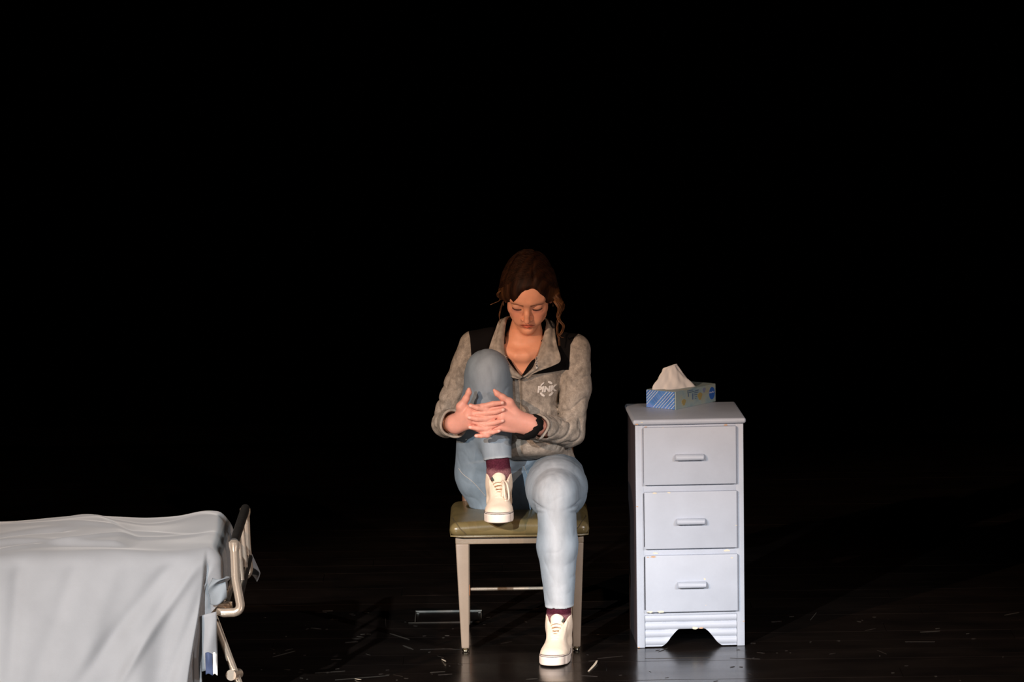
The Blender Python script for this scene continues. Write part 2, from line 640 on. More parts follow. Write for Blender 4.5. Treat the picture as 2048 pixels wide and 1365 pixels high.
# ------------------------------------------------------------------ floor of black painted boards, curtain
def build_floor():
    slab = MB().box(-6, 6, -4.0, 5.5, -0.06, -0.012).build('floor', M['wood_floor'], smooth=False)
    slab['kind'] = 'structure'
    W, Lb = 0.15, 2.4
    proto = MB().box(-Lb / 2 + 0.0006, Lb / 2 - 0.0006, -W / 2 + 0.0004, W / 2 - 0.0004, -0.012, 0.0, 0.0007, 1).build('board', M['wood_floor'], slab, angle=30)
    me = proto.data
    rng = random.Random(3)
    first = True
    for r in range(48):
        y = -3.4 + r * W
        x = -3.2 + rng.uniform(-1.2, 1.2)
        while x < 3.4:
            if first:
                b = proto
                first = False
            else:
                b = bpy.data.objects.new('board', me)
                COL.objects.link(b)
                b.parent = slab
            b.location = (x, y, -rng.uniform(0.0, 0.0007))
            b.rotation_euler = (rng.uniform(-0.0016, 0.0016), 0, 0)
            x += Lb
    # scuffs worn or spilled on the black paint, as thin flakes
    sc = [((780, 1268), (818, 1280), 3.0), ((806, 1292), (826, 1300), 3.5), ((630, 1347), (690, 1343), 1.2), ((670, 1361), (778, 1352), 1.6),
          ((770, 1222), (772, 1254), 1.4), ((622, 1257), (642, 1259), 2.5), ((545, 1315), (590, 1303), 1.6), ((690, 1286), (716, 1284), 1.2),
          ((860, 1346), (890, 1344), 1.5), ((1633, 1226), (1621, 1241), 1.6), ((1745, 1235), (1752, 1235), 2.2), ((1195, 1318), (1245, 1313), 1.0),
          ((1840, 1265), (1880, 1263), 1.3), ((1810, 1284), (1870, 1284), 1.2), ((1552, 1307), (1556, 1307), 2), ((1758, 1313), (1761, 1313), 2),
          ((2004, 1315), (2008, 1315), 2), ((885, 1298), (920, 1300), 1.2), ((1290, 1318), (1420, 1316), 0.8), ((1460, 1317), (1520, 1319), 0.8),
          ((1160, 1352), (1195, 1354), 1.2), ((1052, 1360), (1075, 1358), 1.6), ((840, 1300), (905, 1298), 1.0), ((645, 1223), (666, 1222), 1.5)]
    rs = random.Random(8)
    for k in range(110):
        x, y = (rs.uniform(520, 930), rs.uniform(1215, 1365)) if k < 55 else (rs.uniform(930, 2048), rs.uniform(1215, 1365))
        if (1265 < x < 1500 and y < 1300) or (905 < x < 945 and y < 1310) or (1060 < x < 1160 and y < 1340):
            continue
        ln, an = rs.uniform(2, 10) * (3 if rs.random() < 0.3 else 1), rs.gauss(0, 0.22)
        sc.append(((x, y), (x + ln * math.cos(an), y + 0.7 * ln * math.sin(an)), rs.uniform(0.5, 1.8)))
    tones = [M['scuff'], M['scuff_dim'], M['scuff_dim']]
    for k, (a, b, w) in enumerate(sc):
        A, Bp = ground(*a), ground(*b)
        d = (Bp - A)
        n = Vector((-d.y, d.x, 0)).normalized() if d.length > 1e-6 else Vector((0, 1, 0))
        # width in metres on the floor: a near-horizontal streak is stretched in depth by the low view
        hw = w * 0.00055 * (1 + 3.5 * abs(d.x) / (d.length + 1e-6))
        m = 5
        pts = [A + d * (i / m) for i in range(m + 1)]
        ws = [hw * (0.25 + rng.uniform(0.4, 1) * math.sin(PI * (i + 0.5) / (m + 1))) for i in range(m + 1)]
        out = [p + n * q for p, q in zip(pts, ws)] + [p - n * q for p, q in zip(reversed(pts), reversed(ws))]
        o = MB().prism([(p.x, p.y) for p in out], 0.0001, 0.0006, lambda x, y, h: (x, y, h)).build('scuff_mark', M['scuff'] if k < 10 else tones[k % 3], slab, smooth=False)
    return slab


def build_curtain():
    c = thing('stage_curtain', 'black velour stage curtain hanging in soft folds across the dark back of the stage', 'curtain', (0, 4.5, 0))
    nx, nz = 420, 14
    xs = np.linspace(-3.4, 3.4, nx)
    zs = np.linspace(0.015, 4.2, nz)
    X, Z = np.meshgrid(xs, zs)
    ph = 2.2 * np.sin(X * 1.3) + 1.1 * np.sin(X * 3.7 + 1)
    Y = 0.055 * np.sin(X * 24 + ph) + 0.02 * np.sin(X * 55 + 2 * ph) + 0.008 * np.sin(Z * 2.2 + X * 4)
    V = np.stack([X, Y, Z], -1).reshape(-1, 3)
    F = [(j * nx + i, j * nx + i + 1, (j + 1) * nx + i + 1, (j + 1) * nx + i) for j in range(nz - 1) for i in range(nx - 1)]
    o = link_mesh('drape', V, np.array(F), M['curtain'], c)
    sm = o.modifiers.new('thickness', 'SOLIDIFY')
    sm.thickness = 0.004
    MB().box(-3.4, 3.4, -0.075, -0.06, 0.02, 0.10, 0.004).build('hem', M['curtain'], c)


# ------------------------------------------------------------------ chest of drawers and the box of tissues
CHEST_YAW = math.radians(2.6)


def build_chest():
    base = ground(1275, 1297)
    c = thing('chest_of_drawers', 'narrow pale blue painted chest of three drawers with chipped edges, beside the seated person', 'chest of drawers', base, CHEST_YAW)
    W, D, H = 0.346, 0.36, 0.742            # body, local origin at the front foot on the left
    T = 0.018
    P = M['paint']
    b = MB()
    st = 0.0245
    hz = H - T
    # sides, back, stiles and rails
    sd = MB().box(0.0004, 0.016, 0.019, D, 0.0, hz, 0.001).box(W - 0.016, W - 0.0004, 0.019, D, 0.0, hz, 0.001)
    sd.build('side_panels', M['dark_side'], c)['label'] = 'dark side panels'
    b.box(0.01, W - 0.01, D - 0.01, D, 0.03, hz)
    b.box(0.0, st, 0.0, 0.018, 0.0, hz, 0.0015).box(W - st, W, 0.0, 0.018, 0.0, hz, 0.0015)
    s = H / 465.0
    fy = [848, 965, 979, 1095, 1108, 1224]                 # rows of the drawer fronts, 832 top, 1297 floor
    zz = [(1297 - y) * s for y in fy]
    b.box(st - 0.002, W - st + 0.002, 0.0012, 0.018, zz[0] - 0.006, hz, 0.001)
    b.box(st - 0.002, W - st + 0.002, 0.0012, 0.018, zz[2] - 0.006, zz[1] + 0.006, 0.001)
    b.box(st - 0.002, W - st + 0.002, 0.0012, 0.018, zz[4] - 0.006, zz[3] + 0.006, 0.001)
    b.box(st - 0.002, W - st + 0.002, 0.0012, 0.018, zz[5] - 0.012, zz[5] + 0.006, 0.001)
    b.build('body', P, c)
    MB().box(0.016, W - 0.016, 0.018, D - 0.012, zz[5] - 0.02, zz[5] - 0.012).build('bottom_board', M['inside'], c, smooth=False)
    # top slab with a rounded nose
    bm = MB().box(-0.008, W + 0.008, -0.011, D + 0.004, hz, H, 0.0075, 4)
    bm.build('top', P, c)
    # fluted plinth with the scalloped cut-out: reeds in relief above the arch
    z1 = zz[5] - 0.010
    x0, x1 = st + 0.001, W - st - 0.001
    cx = W / 2 + 0.003
    nu, nv = 96, 64
    reeds = 4.25

    def arch(x):
        """height of the cut-out above the floor at x"""
        t = abs(x - cx)
        top, foot = 0.058, 0.003
        u = np.clip((0.100 - t) / 0.062, 0, 1)
        return foot + (top - foot) * (u * u * (3 - 2 * u))
    vs, fs = [], []
    for i in range(nu + 1):
        x = x0 + (x1 - x0) * i / nu
        lo = arch(x)
        for j in range(nv + 1):
            z = lo + (z1 - lo) * j / nv
            ph = ((z1 - z) / z1 * reeds) % 1.0
            y = 0.0065 - 0.0060 * math.sin(PI * min(1, ph * 1.02)) ** 0.7
            vs.append((x, y, z))
    for i in range(nu):
        for j in range(nv):
            a = i * (nv + 1) + j
            fs.append((a, a + nv + 1, a + nv + 2, a + 1))
    m = len(vs)
    for i in range(nu + 1):                                 # underside of the arch, 16 mm thick
        x = x0 + (x1 - x0) * i / nu
        vs += [(x, 0.0225, arch(x)), (x, 0.0225, z1)]
    for i in range(nu):
        fs.append((i * (nv + 1), m + 2 * i, m + 2 * i + 2, (i + 1) * (nv + 1)))
        fs.append((m + 2 * i, m + 2 * i + 1, m + 2 * i + 3, m + 2 * i + 2))
    MB().add(vs, fs).build('plinth', P, c, angle=50)
    # drawers
    for k in range(3):
        zt, zb = zz[2 * k], zz[2 * k + 1]
        xa, xb = st + 0.0005, W - st + 0.0005
        dx = 0.001 * k
        d = MB().box(xa + dx, xb + dx, -0.0125, 0.006, zb, zt, 0.003, 3).build('drawer', P, c)
        MB().box(xa + 0.012, xb - 0.012, 0.006, D - 0.03, zb + 0.010, zt - 0.010).build('drawer_box', M['inside'], d, smooth=False)
        hx, hzz = cx - 0.004 + dx + 0.001 * k, (zt + zb) / 2 - 0.004
        h = MB()
        # hooded bar pull: a half-round bar, rounded along its upper edge, undercut beneath
        prof = [(-0.0085, 0.0100), (-0.0135, 0.0104), (-0.0185, 0.0100), (-0.0225, 0.0086), (-0.0255, 0.0062), (-0.0275, 0.0030), (-0.0282, -0.0008), (-0.0276, -0.0042), (-0.0258, -0.0070), (-0.0230, -0.0082), (-0.0195, -0.0078), (-0.0150, -0.0090), (-0.0085, -0.0120)]
        L0, L1 = hx - 0.046, hx + 0.046
        n = len(prof)
        rings = [(L0 + 0.000, 0.80), (L0 + 0.0008, 0.92), (L0 + 0.0026, 1.0), (L1 - 0.0026, 1.0), (L1 - 0.0008, 0.92), (L1, 0.80)]
        V = []
        for x, sc in rings:
            for (y, z) in prof:
                V.append((x, -0.0123 + (y + 0.0085) * sc, hzz + z * sc))
        Fq = []
        for r in range(5):
            for i in range(n):
                a = r * n + i
                b2 = r * n + (i + 1) % n
                Fq.append((a, b2, b2 + n, a + n))
        Fq.append(tuple(range(n)))
        Fq.append(tuple(5 * n + i for i in reversed(range(n))))
        h.add(V, Fq)
        h.build('handle', P, d, angle=35)
    # spots where the paint has been knocked off: thin flakes of primer and bare wood on the edges
    chips = [(0.004, -0.0112, hz + 0.004, 0.007, 'chip'), (0.020, -0.0112, hz + 0.010, 0.005, 'primer'),
             (0.033, 0.0009, zz[0] + 0.001, 0.006, 'chip'), (0.29, 0.0009, zz[0] + 0.002, 0.008, 'chip'),
             (0.058, -0.0127, zz[2] - 0.003, 0.009, 'primer'), (0.105, -0.0127, zz[2] - 0.002, 0.007, 'primer'),
             (0.060, 0.0009, zz[4] + 0.006, 0.010, 'primer'), (0.052, -0.0127, zz[4] - 0.003, 0.012, 'chip'), (0.035, -0.0127, zz[4] - 0.004, 0.006, 'chip'),
             (0.290, 0.0009, zz[4] + 0.010, 0.012, 'primer'), (0.305, -0.0127, zz[4] - 0.012, 0.006, 'primer'),
             (0.320, -0.0127, (zz[2] + zz[3]) / 2 - 0.02, 0.004, 'primer'), (0.04, -0.0127, zz[5] + 0.003, 0.010, 'primer'), (0.075, -0.0127, zz[5] + 0.003, 0.013, 'primer'),
             (0.185, 0.0004, 0.0615, 0.014, 'primer'), (0.205, 0.0004, 0.0605, 0.010, 'chip'), (0.005, -0.0002, 0.002, 0.005, 'chip'),
             (0.004, -0.0002, 0.46, 0.005, 'chip'), (0.343, -0.0002, 0.08, 0.004, 'chip')]
    rng = random.Random(11)
    for (x, y, z, r, mk) in chips:
        n = 9
        out = []
        for i in range(n):
            q = r * rng.uniform(0.55, 1.0)
            out.append((x + q * math.cos(2 * PI * i / n), z + 0.38 * q * math.sin(2 * PI * i / n)))
        MB().prism(out, y, y - 0.0004, lambda a, b3, h3: (a, h3, b3)).build('paint_chip', M[mk], c, smooth=False)
    # a knocked corner on the lowest handle and the top one
    return c, base, H


def box_card_material(name, kind):
    """Printed card of the tissue box: kind 'end' blue with thin crossing white lines, 'side' pale green-grey with faint motifs."""
    m = bpy.data.materials.new(name)
    m.use_nodes = True
    nt = m.node_tree
    b = nt.nodes['Principled BSDF']
    b.inputs['Roughness'].default_value = 0.45
    tc = nt.nodes.new('ShaderNodeTexCoord')
    n = nt.nodes.new('ShaderNodeTexNoise')
    n.inputs['Scale'].default_value = 22 if kind == 'side' else 30
    n.inputs['Detail'].default_value = 2
    nt.links.new(tc.outputs['Object'], n.inputs['Vector'])
    r = nt.nodes.new('ShaderNodeValToRGB')
    if kind == 'side':
        e = [(0.30, (0.21, 0.31, 0.35)), (0.5, (0.29, 0.36, 0.36)), (0.64, (0.33, 0.36, 0.30)), (0.8, (0.36, 0.31, 0.16))]
    else:
        e = [(0.3, (0.06, 0.17, 0.50)), (0.5, (0.08, 0.23, 0.58)), (0.65, (0.12, 0.26, 0.68)), (0.8, (0.16, 0.25, 0.70))]
    while len(r.color_ramp.elements) < 4:
        r.color_ramp.elements.new(0.5)
    for q, (p, c) in zip(r.color_ramp.elements, e):
        q.position = p
        q.color = (*c, 1)
    nt.links.new(n.outputs['Fac'], r.inputs['Fac'])
    nt.links.new(r.outputs['Color'], b.inputs['Base Color'])
    return m


def build_tissue_box(chest_base, H):
    # near bottom corner of the box on the chest top
    z = chest_base.z + H
    p = ground(1351, 820.5, z)
    yaw = math.radians(90 - 37.5) - PI / 2               # local x runs along the short end towards the left, local y along the long side
    t = thing('tissue_box', 'blue and pale green card box of tissues on top of the blue chest', 'tissue box', (p.x, p.y, z + 0.0004), 0)
    a = math.radians(37.0)
    d1 = Vector((-math.cos(a), math.sin(a), 0))           # along the short end
    d2 = Vector((math.sin(a), math.cos(a), 0))            # along the long side
    Wd, Ln, Hh = 0.115, 0.232, 0.0585
    side, end = box_card_material('pale_green_card', 'side'), box_card_material('blue_card', 'end')
    mx = Matrix(((d1.x, d2.x, 0), (d1.y, d2.y, 0), (0, 0, 1))).to_4x4()

    def L(u, v, w):
        return d1 * u + d2 * v + Vector((0, 0, w))
    # carton with an oval slot in the top
    cu, cv, ru, rv = Wd * 0.5, Ln * 0.47, 0.030, 0.078
    n = 40
    out = []
    for i in range(n):
        q = 2 * PI * i / n
        cs, sn = math.cos(q), math.sin(q)
        k = 1 / max(abs(cs) / (Wd / 2), abs(sn) / (Ln / 2))
        out.append((Wd / 2 + cs * k, Ln / 2 + sn * k))
    oval = [(cu + ru * math.cos(2 * PI * i / n), cv + rv * math.sin(2 * PI * i / n)) for i in range(n)]
    vs = [L(*o, Hh) for o in out] + [L(*o, Hh) for o in oval] + [L(*o, Hh - 0.004) for o in oval]
    fs = []
    for i in range(n):
        j = (i + 1) % n
        fs.append((i, j, n + j, n + i))
        fs.append((n + i, n + j, 2 * n + j, 2 * n + i))
    m = len(vs)
    vs += [L(*o, 0) for o in out]
    for i in range(n):
        j = (i + 1) % n
        fs.append((i, m + i, m + j, j))
    fs.append(tuple(m + i for i in range(n)))
    MB().add(vs, fs).build('carton', side, t, smooth=False)
    # the blue printed end
    e = 0.0004
    end_o = MB()
    V = [L(u, -e, w) for (u, w) in ((0.0035, 0.0005), (Wd, 0.0005), (Wd, Hh - 0.001), (0.0035, Hh - 0.001))]
    V += [v + d2 * e for v in V]
    end_o.add(V, [(0, 1, 2, 3), (4, 7, 6, 5), (0, 4, 5, 1), (1, 5, 6, 2), (2, 6, 7, 3), (3, 7, 4, 0)])
    eo = end_o.build('blue_end', end, t, smooth=False)
    # thin crossing white lines printed on it
    lines = MB()

    def clip(u0, w0, u1, w1):
        ts = [0.0, 1.0]
        for p0, dd, lo, hi in ((u0, u1 - u0, 0.004, Wd - 0.001), (w0, w1 - w0, 0.001, Hh - 0.002)):
            if abs(dd) < 1e-9:
                continue
            ta, tb = sorted(((lo - p0) / dd, (hi - p0) / dd))
            ts = [max(ts[0], ta), min(ts[1], tb)]
        return None if ts[0] >= ts[1] else (u0 + (u1 - u0) * ts[0], w0 + (w1 - w0) * ts[0], u0 + (u1 - u0) * ts[1], w0 + (w1 - w0) * ts[1])
    up = [-0.048, -0.036, -0.024, -0.010, 0.001, 0.012, 0.024, 0.058, 0.068, 0.078, 0.088, 0.100, 0.112]   # rising to the right of the picture
    dn = [0.002, 0.022, 0.036, 0.046, 0.060, 0.088, 0.104]
    for k, (s0, lst) in enumerate(((-1, up), (1, dn))):
        for u in lst:
            c4 = clip(u, 0, u - s0 * -0.066 if s0 < 0 else u + 0.066, 0.066) if s0 > 0 else clip(u, 0.066, u + 0.066, 0)
            if not c4:
                continue
            u0, w0, u1, w1 = c4
            dv = Vector((u1 - u0, w1 - w0)).normalized()
            nn = Vector((-dv.y, dv.x)) * (0.00062 if s0 < 0 else 0.00042)
            q = [(u0 + nn.x, w0 + nn.y), (u1 + nn.x, w1 + nn.y), (u1 - nn.x, w1 - nn.y), (u0 - nn.x, w0 - nn.y)]
            V = [L(*x[:1], -e - 0.0003, x[1]) for x in q] + [L(x[0], -e, x[1]) for x in q]
            lines.add(V, [(0, 1, 2, 3), (4, 7, 6, 5), (0, 4, 5, 1), (1, 5, 6, 2), (2, 6, 7, 3), (3, 7, 4, 0)])
        if s0 < 0:
            lines.build('printed_lines', M['white'], eo, smooth=False)
        else:
            lines.build('printed_lines', mat('print_pale_blue', (0.22, 0.33, 0.62), 0.45), eo, smooth=False)
        lines = MB()

    # prints on the long side (plane u = 0, facing -d1)
    def patch(name, poly, material, off=0.0004):
        V = [L(-off, v, w) for v, w in poly] + [L(0, v, w) for v, w in poly]
        k = len(poly)
        F = [tuple(range(k)), tuple(reversed(range(k, 2 * k)))] + [(i, k + i, k + (i + 1) % k, (i + 1) % k) for i in range(k)]
        return MB().add(V, F).build(name, material, t, smooth=False)
    blue = mat('print_blue', (0.03, 0.11, 0.42), 0.45)
    slate = mat('print_slate', (0.10, 0.15, 0.23), 0.5)
    ochre = mat('print_ochre', (0.33, 0.26, 0.10), 0.5)
    lilac = mat('print_lilac', (0.20, 0.23, 0.33), 0.5)
    pale = mat('print_pale', (0.45, 0.50, 0.68), 0.5)
    oval_p = [(0.208 + 0.0165 * math.cos(2 * PI * i / 28), 0.0295 + 0.0205 * math.sin(2 * PI * i / 28)) for i in range(28)]
    patch('blue_oval_emblem', oval_p, blue)
    # the pale script band across the oval: too small to read, a wavy stroke of short letters
    band = MB()
    for i in range(7):
        v = 0.196 + i * 0.0038
        w = 0.0325 + 0.001 * math.sin(i * 2.1)
        hh = 0.0034 if i in (0, 4) else 0.0024
        V = [L(-0.0007, v + a2 * 0.0015, w + b2 * hh) for a2, b2 in ((-1, -0.6), (1, -0.6), (1.2, 0.7), (-0.8, 0.7))]
        V += [x + d1 * 0.0003 for x in V]
        band.add(V, [(0, 1, 2, 3), (4, 7, 6, 5), (0, 4, 5, 1), (1, 5, 6, 2), (2, 6, 7, 3), (3, 7, 4, 0)])
    band.build('emblem_script', pale, t, smooth=False)
    for (v0, v1, w0, w1) in ((0.066, 0.100, 0.0515, 0.0545), (0.112, 0.132, 0.0485, 0.0510), (0.066, 0.104, 0.046, 0.0485), (0.080, 0.1305, 0.0465, 0.048),
                             (0.070, 0.076, 0.034, 0.045), (0.094, 0.101, 0.022, 0.042), (0.106, 0.130, 0.041, 0.0435), (0.106, 0.124, 0.0345, 0.0370),
                             (0.108, 0.122, 0.0280, 0.030), (0.108, 0.118, 0.0220, 0.024)):
        patch('printed_text', [(v0, w0), (v1, w0), (v1, w1), (v0, w1)], slate)
    for (v, w, r, mm) in ((0.047, 0.019, 0.011, ochre), (0.139, 0.028, 0.013, ochre), (0.163, 0.045, 0.009, lilac)):
        patch('printed_motif', [(v + r * math.cos(2 * PI * i / 14) * (1 + 0.25 * math.sin(3 * 2 * PI * i / 14)), w + r * 0.95 * math.sin(2 * PI * i / 14)) for i in range(14)], mm)
    # the tissue standing out of the slot: a crumpled tent of thin paper
    ts = thing('tissue', 'crumpled white tissue standing up out of the slot of the tissue box', 'tissue', (p.x, p.y, z))
    nu, nv = 72, 44
    V = []
    top_pts = [(-0.036, 0.0), (0, 0)]
    base_c = L(cu, cv - 0.012, Hh)
    rng = random.Random(5)
    ph = [rng.uniform(0, 6.28) for _ in range(8)]
    apex_h = 0.079
    for j in range(nv + 1):
        h = j / nv
        for i in range(nu):
            q = 2 * PI * i / nu
            # an oval, drawn out along the slot at its base, pinched to a skewed ridge on top
            r = (1 - h) ** 0.60 if h < 1 else 0
            long_r = 0.077 * (0.27 + 0.73 * (1 - h) ** 1.05)
            short_r = 0.027 * (0.20 + 0.80 * (1 - h) ** 0.8)
            fold = 1 + (0.07 + 0.05 * h) * math.sin(3 * q + ph[0] + 2.2 * h) + 0.075 * math.sin(5 * q + ph[1] - 3 * h) + 0.055 * math.sin(8 * q + ph[2] + 6 * h) + 0.03 * math.sin(13 * q + ph[3] - 9 * h)
            lx = long_r * math.cos(q) * fold - 0.014 - 0.008 * h
            ly = short_r * math.sin(q) * fold + 0.010 * h * math.sin(2.5 * h)
            zz = Hh - 0.006 + h * (apex_h + 0.004 * math.sin(q + 1.0))
            if h > 0.9:
                k = math.cos((h - 0.9) / 0.1 * PI / 2)
                lx = lx * (0.72 + 0.28 * k) - 0.003 * (1 - k)
                ly *= k
            c3 = L(cu, cv - 0.012, 0)
            # the ridge turns towards the viewer's plane: part long side, part across
            ax = (d2 * 0.62 + Vector((1, 0, 0)) * 0.62).normalized()
            ay = Vector((-ax.y, ax.x, 0))
            V.append(c3 + ax * lx + ay * ly + Vector((0, 0, zz)))
    F = []
    for j in range(nv):
        for i in range(nu):
            a0, a1 = j * nu + i, j * nu + (i + 1) % nu
            F.append((a0, a1, a1 + nu, a0 + nu))
    F.append(tuple(nv * nu + i for i in range(nu)))
    MB().add(V, F).build('paper', M['tissue'], ts, angle=60)


# ------------------------------------------------------------------ chair
def build_chair():
    g0 = ground(1042, 1303)
    c = thing('side_chair', 'beige metal side chair with a padded olive vinyl seat, under the seated person', 'chair', (g0.x, 0, 0), 0)
    # local frame: x across, y depth (front legs at y ~ .03), z up
    hw = 0.205
    zs = 0.352                                             # underside of apron
    A = MB()
    A.box(-hw, hw, 0.0, 0.43, zs, zs + 0.026, 0.004, 2)
    A.build('apron', M['apron'], c)
    for sx in (-1, 1):
        for fy, rear in ((0.022, False), (0.402, True)):
            leg = MB()
            top, bot = 0.0215, 0.0125
            vs = []
            zt = zs + 0.002
            for (z, h) in ((zt, top), (0.012, bot)):
                ox = sx * (hw - 0.0005 - h) if z == zt else sx * (hw - 0.0145 - h)
                oy = fy if not rear else (fy + (0.0 if z == zt else 0.016))
                for (a, b) in ((-1, -1), (1, -1), (1, 1), (-1, 1)):
                    vs.append((ox + a * h, oy + b * h, z))
            bm = bmesh.new()
            bv = [bm.verts.new(v) for v in vs]
            for f in ((0, 1, 2, 3), (7, 6, 5, 4), (0, 4, 5, 1), (1, 5, 6, 2), (2, 6, 7, 3), (3, 7, 4, 0)):
                bm.faces.new([bv[i] for i in f])
            bmesh.ops.recalc_face_normals(bm, faces=bm.faces[:])
            bmesh.ops.bevel(bm, geom=bm.edges[:], offset=0.0045, segments=3, profile=0.5, affect='EDGES')
            leg.bm(bm)
            lo = leg.build('leg', M['beige_metal'], c)
            gx = sx * (hw - 0.0145 - bot)
            gy = fy + (0.016 if rear else 0)
            MB().tube([(gx, gy, 0.0), (gx, gy, 0.002), (gx, gy, 0.007), (gx, gy, 0.009), (gx, gy, 0.014)], [0.0075, 0.011, 0.0115, 0.008, 0.006], 16).build('glide', M['nickel'], lo)
    st = MB().tube([(-hw + 0.03, 0.41, 0.132), (hw - 0.03, 0.41, 0.132)], 0.0058, 12).build('stretcher', M['chrome'], c)
    for sx in (-1, 1):
        x = sx * (hw - 0.036)
        MB().box(x - 0.005, x + 0.005, 0.395, 0.418, 0.112, 0.150, 0.002).build('bracket', M['brown'], st)
    # boxed, domed cushion: a rounded pad, dished along the seams
    S = Sdf(0.004)
    x0, x1, y0, y1 = -0.223, 0.223, -0.022, 0.43
    zb, ztop = zs + 0.026, 0.428

    def pad(P):
        cx = np.abs(P[:, 0]) - 0.223
        cy = np.abs(P[:, 1] - (y0 + y1) / 2) - (y1 - y0) / 2
        dome = ztop + 0.010 * (1 - (P[:, 0] / 0.22) ** 2) - 0.006 * ((P[:, 1] - 0.20) / 0.225) ** 2
        mid = (zb + dome) / 2
        cz = np.abs(P[:, 2] - mid) - (dome - zb) / 2
        r = 0.024
        q = np.stack([cx + r, cy + r, cz + r], 1)
        d = np.sqrt((np.maximum(q, 0) ** 2).sum(1)) + np.minimum(q.max(1), 0) - r
        # the lower edge is pulled in tight over the board
        return d
    S.op(pad, (x0, y0, zb), (x1, y1, ztop + 0.012), 0.0, 'u')
    # dents from the weight on it
    off = np.array([g0.x, 0, 0], np.float32)
    for q in PRESS:
        S.op(lambda P, q=q: q.eval(P + off, 0.05) - 0.0035, (x0, y0, 0.36), (x1, y1, 0.47), 0.004, 's')
    v, f = S.mesh()
    cu = link_mesh('seat_cushion', v, f, M['vinyl'], c)
    # piping: along the bottom edge and the two boxing seams over the front corners
    zb2 = zb + 0.004
    MB().tube([(-0.219, 0.38, zb2), (-0.222, 0.1, zb2), (-0.218, -0.012, zb2), (-0.19, -0.0235, zb2), (0.19, -0.0235, zb2), (0.218, -0.012, zb2), (0.222, 0.1, zb2), (0.219, 0.38, zb2)], 0.0028, 8).build('welt', M['vinyl'], cu)
    from mathutils.bvhtree import BVHTree
    tree = BVHTree.FromPolygons([Vector(p) for p in v], [tuple(x) for x in f])
    for sx in (-1, 1):
        pts = []
        for p in smooth_path([(0.226, 0.10, 0.436), (0.214, 0.03, 0.434), (0.200, -0.012, 0.424), (0.188, -0.03, 0.408), (0.176, -0.034, 0.392), (0.170, -0.034, 0.378)], 5):
            h = tree.find_nearest(Vector((sx * p.x, p.y, p.z)))
            pts.append(h[0] + h[1] * 0.0006)
        MB().tube(pts, 0.0017, 6).build('seam', M['vinyl_seam'], cu)
    # back rest: two posts and a padded panel, mostly behind the person
    for sx in (-1, 1):
        MB().tube(smooth_path([(sx * 0.172, 0.425, zs + 0.01), (sx * 0.172, 0.448, 0.50), (sx * 0.160, 0.475, 0.72)], 6), 0.013, 12).build('back_post', M['brownback'], c)
    bk = MB().box(-0.150, 0.150, 0.450, 0.490, 0.57, 0.76, 0.015, 4)
    bk.build('backrest', M['brownback'], c)
    return c


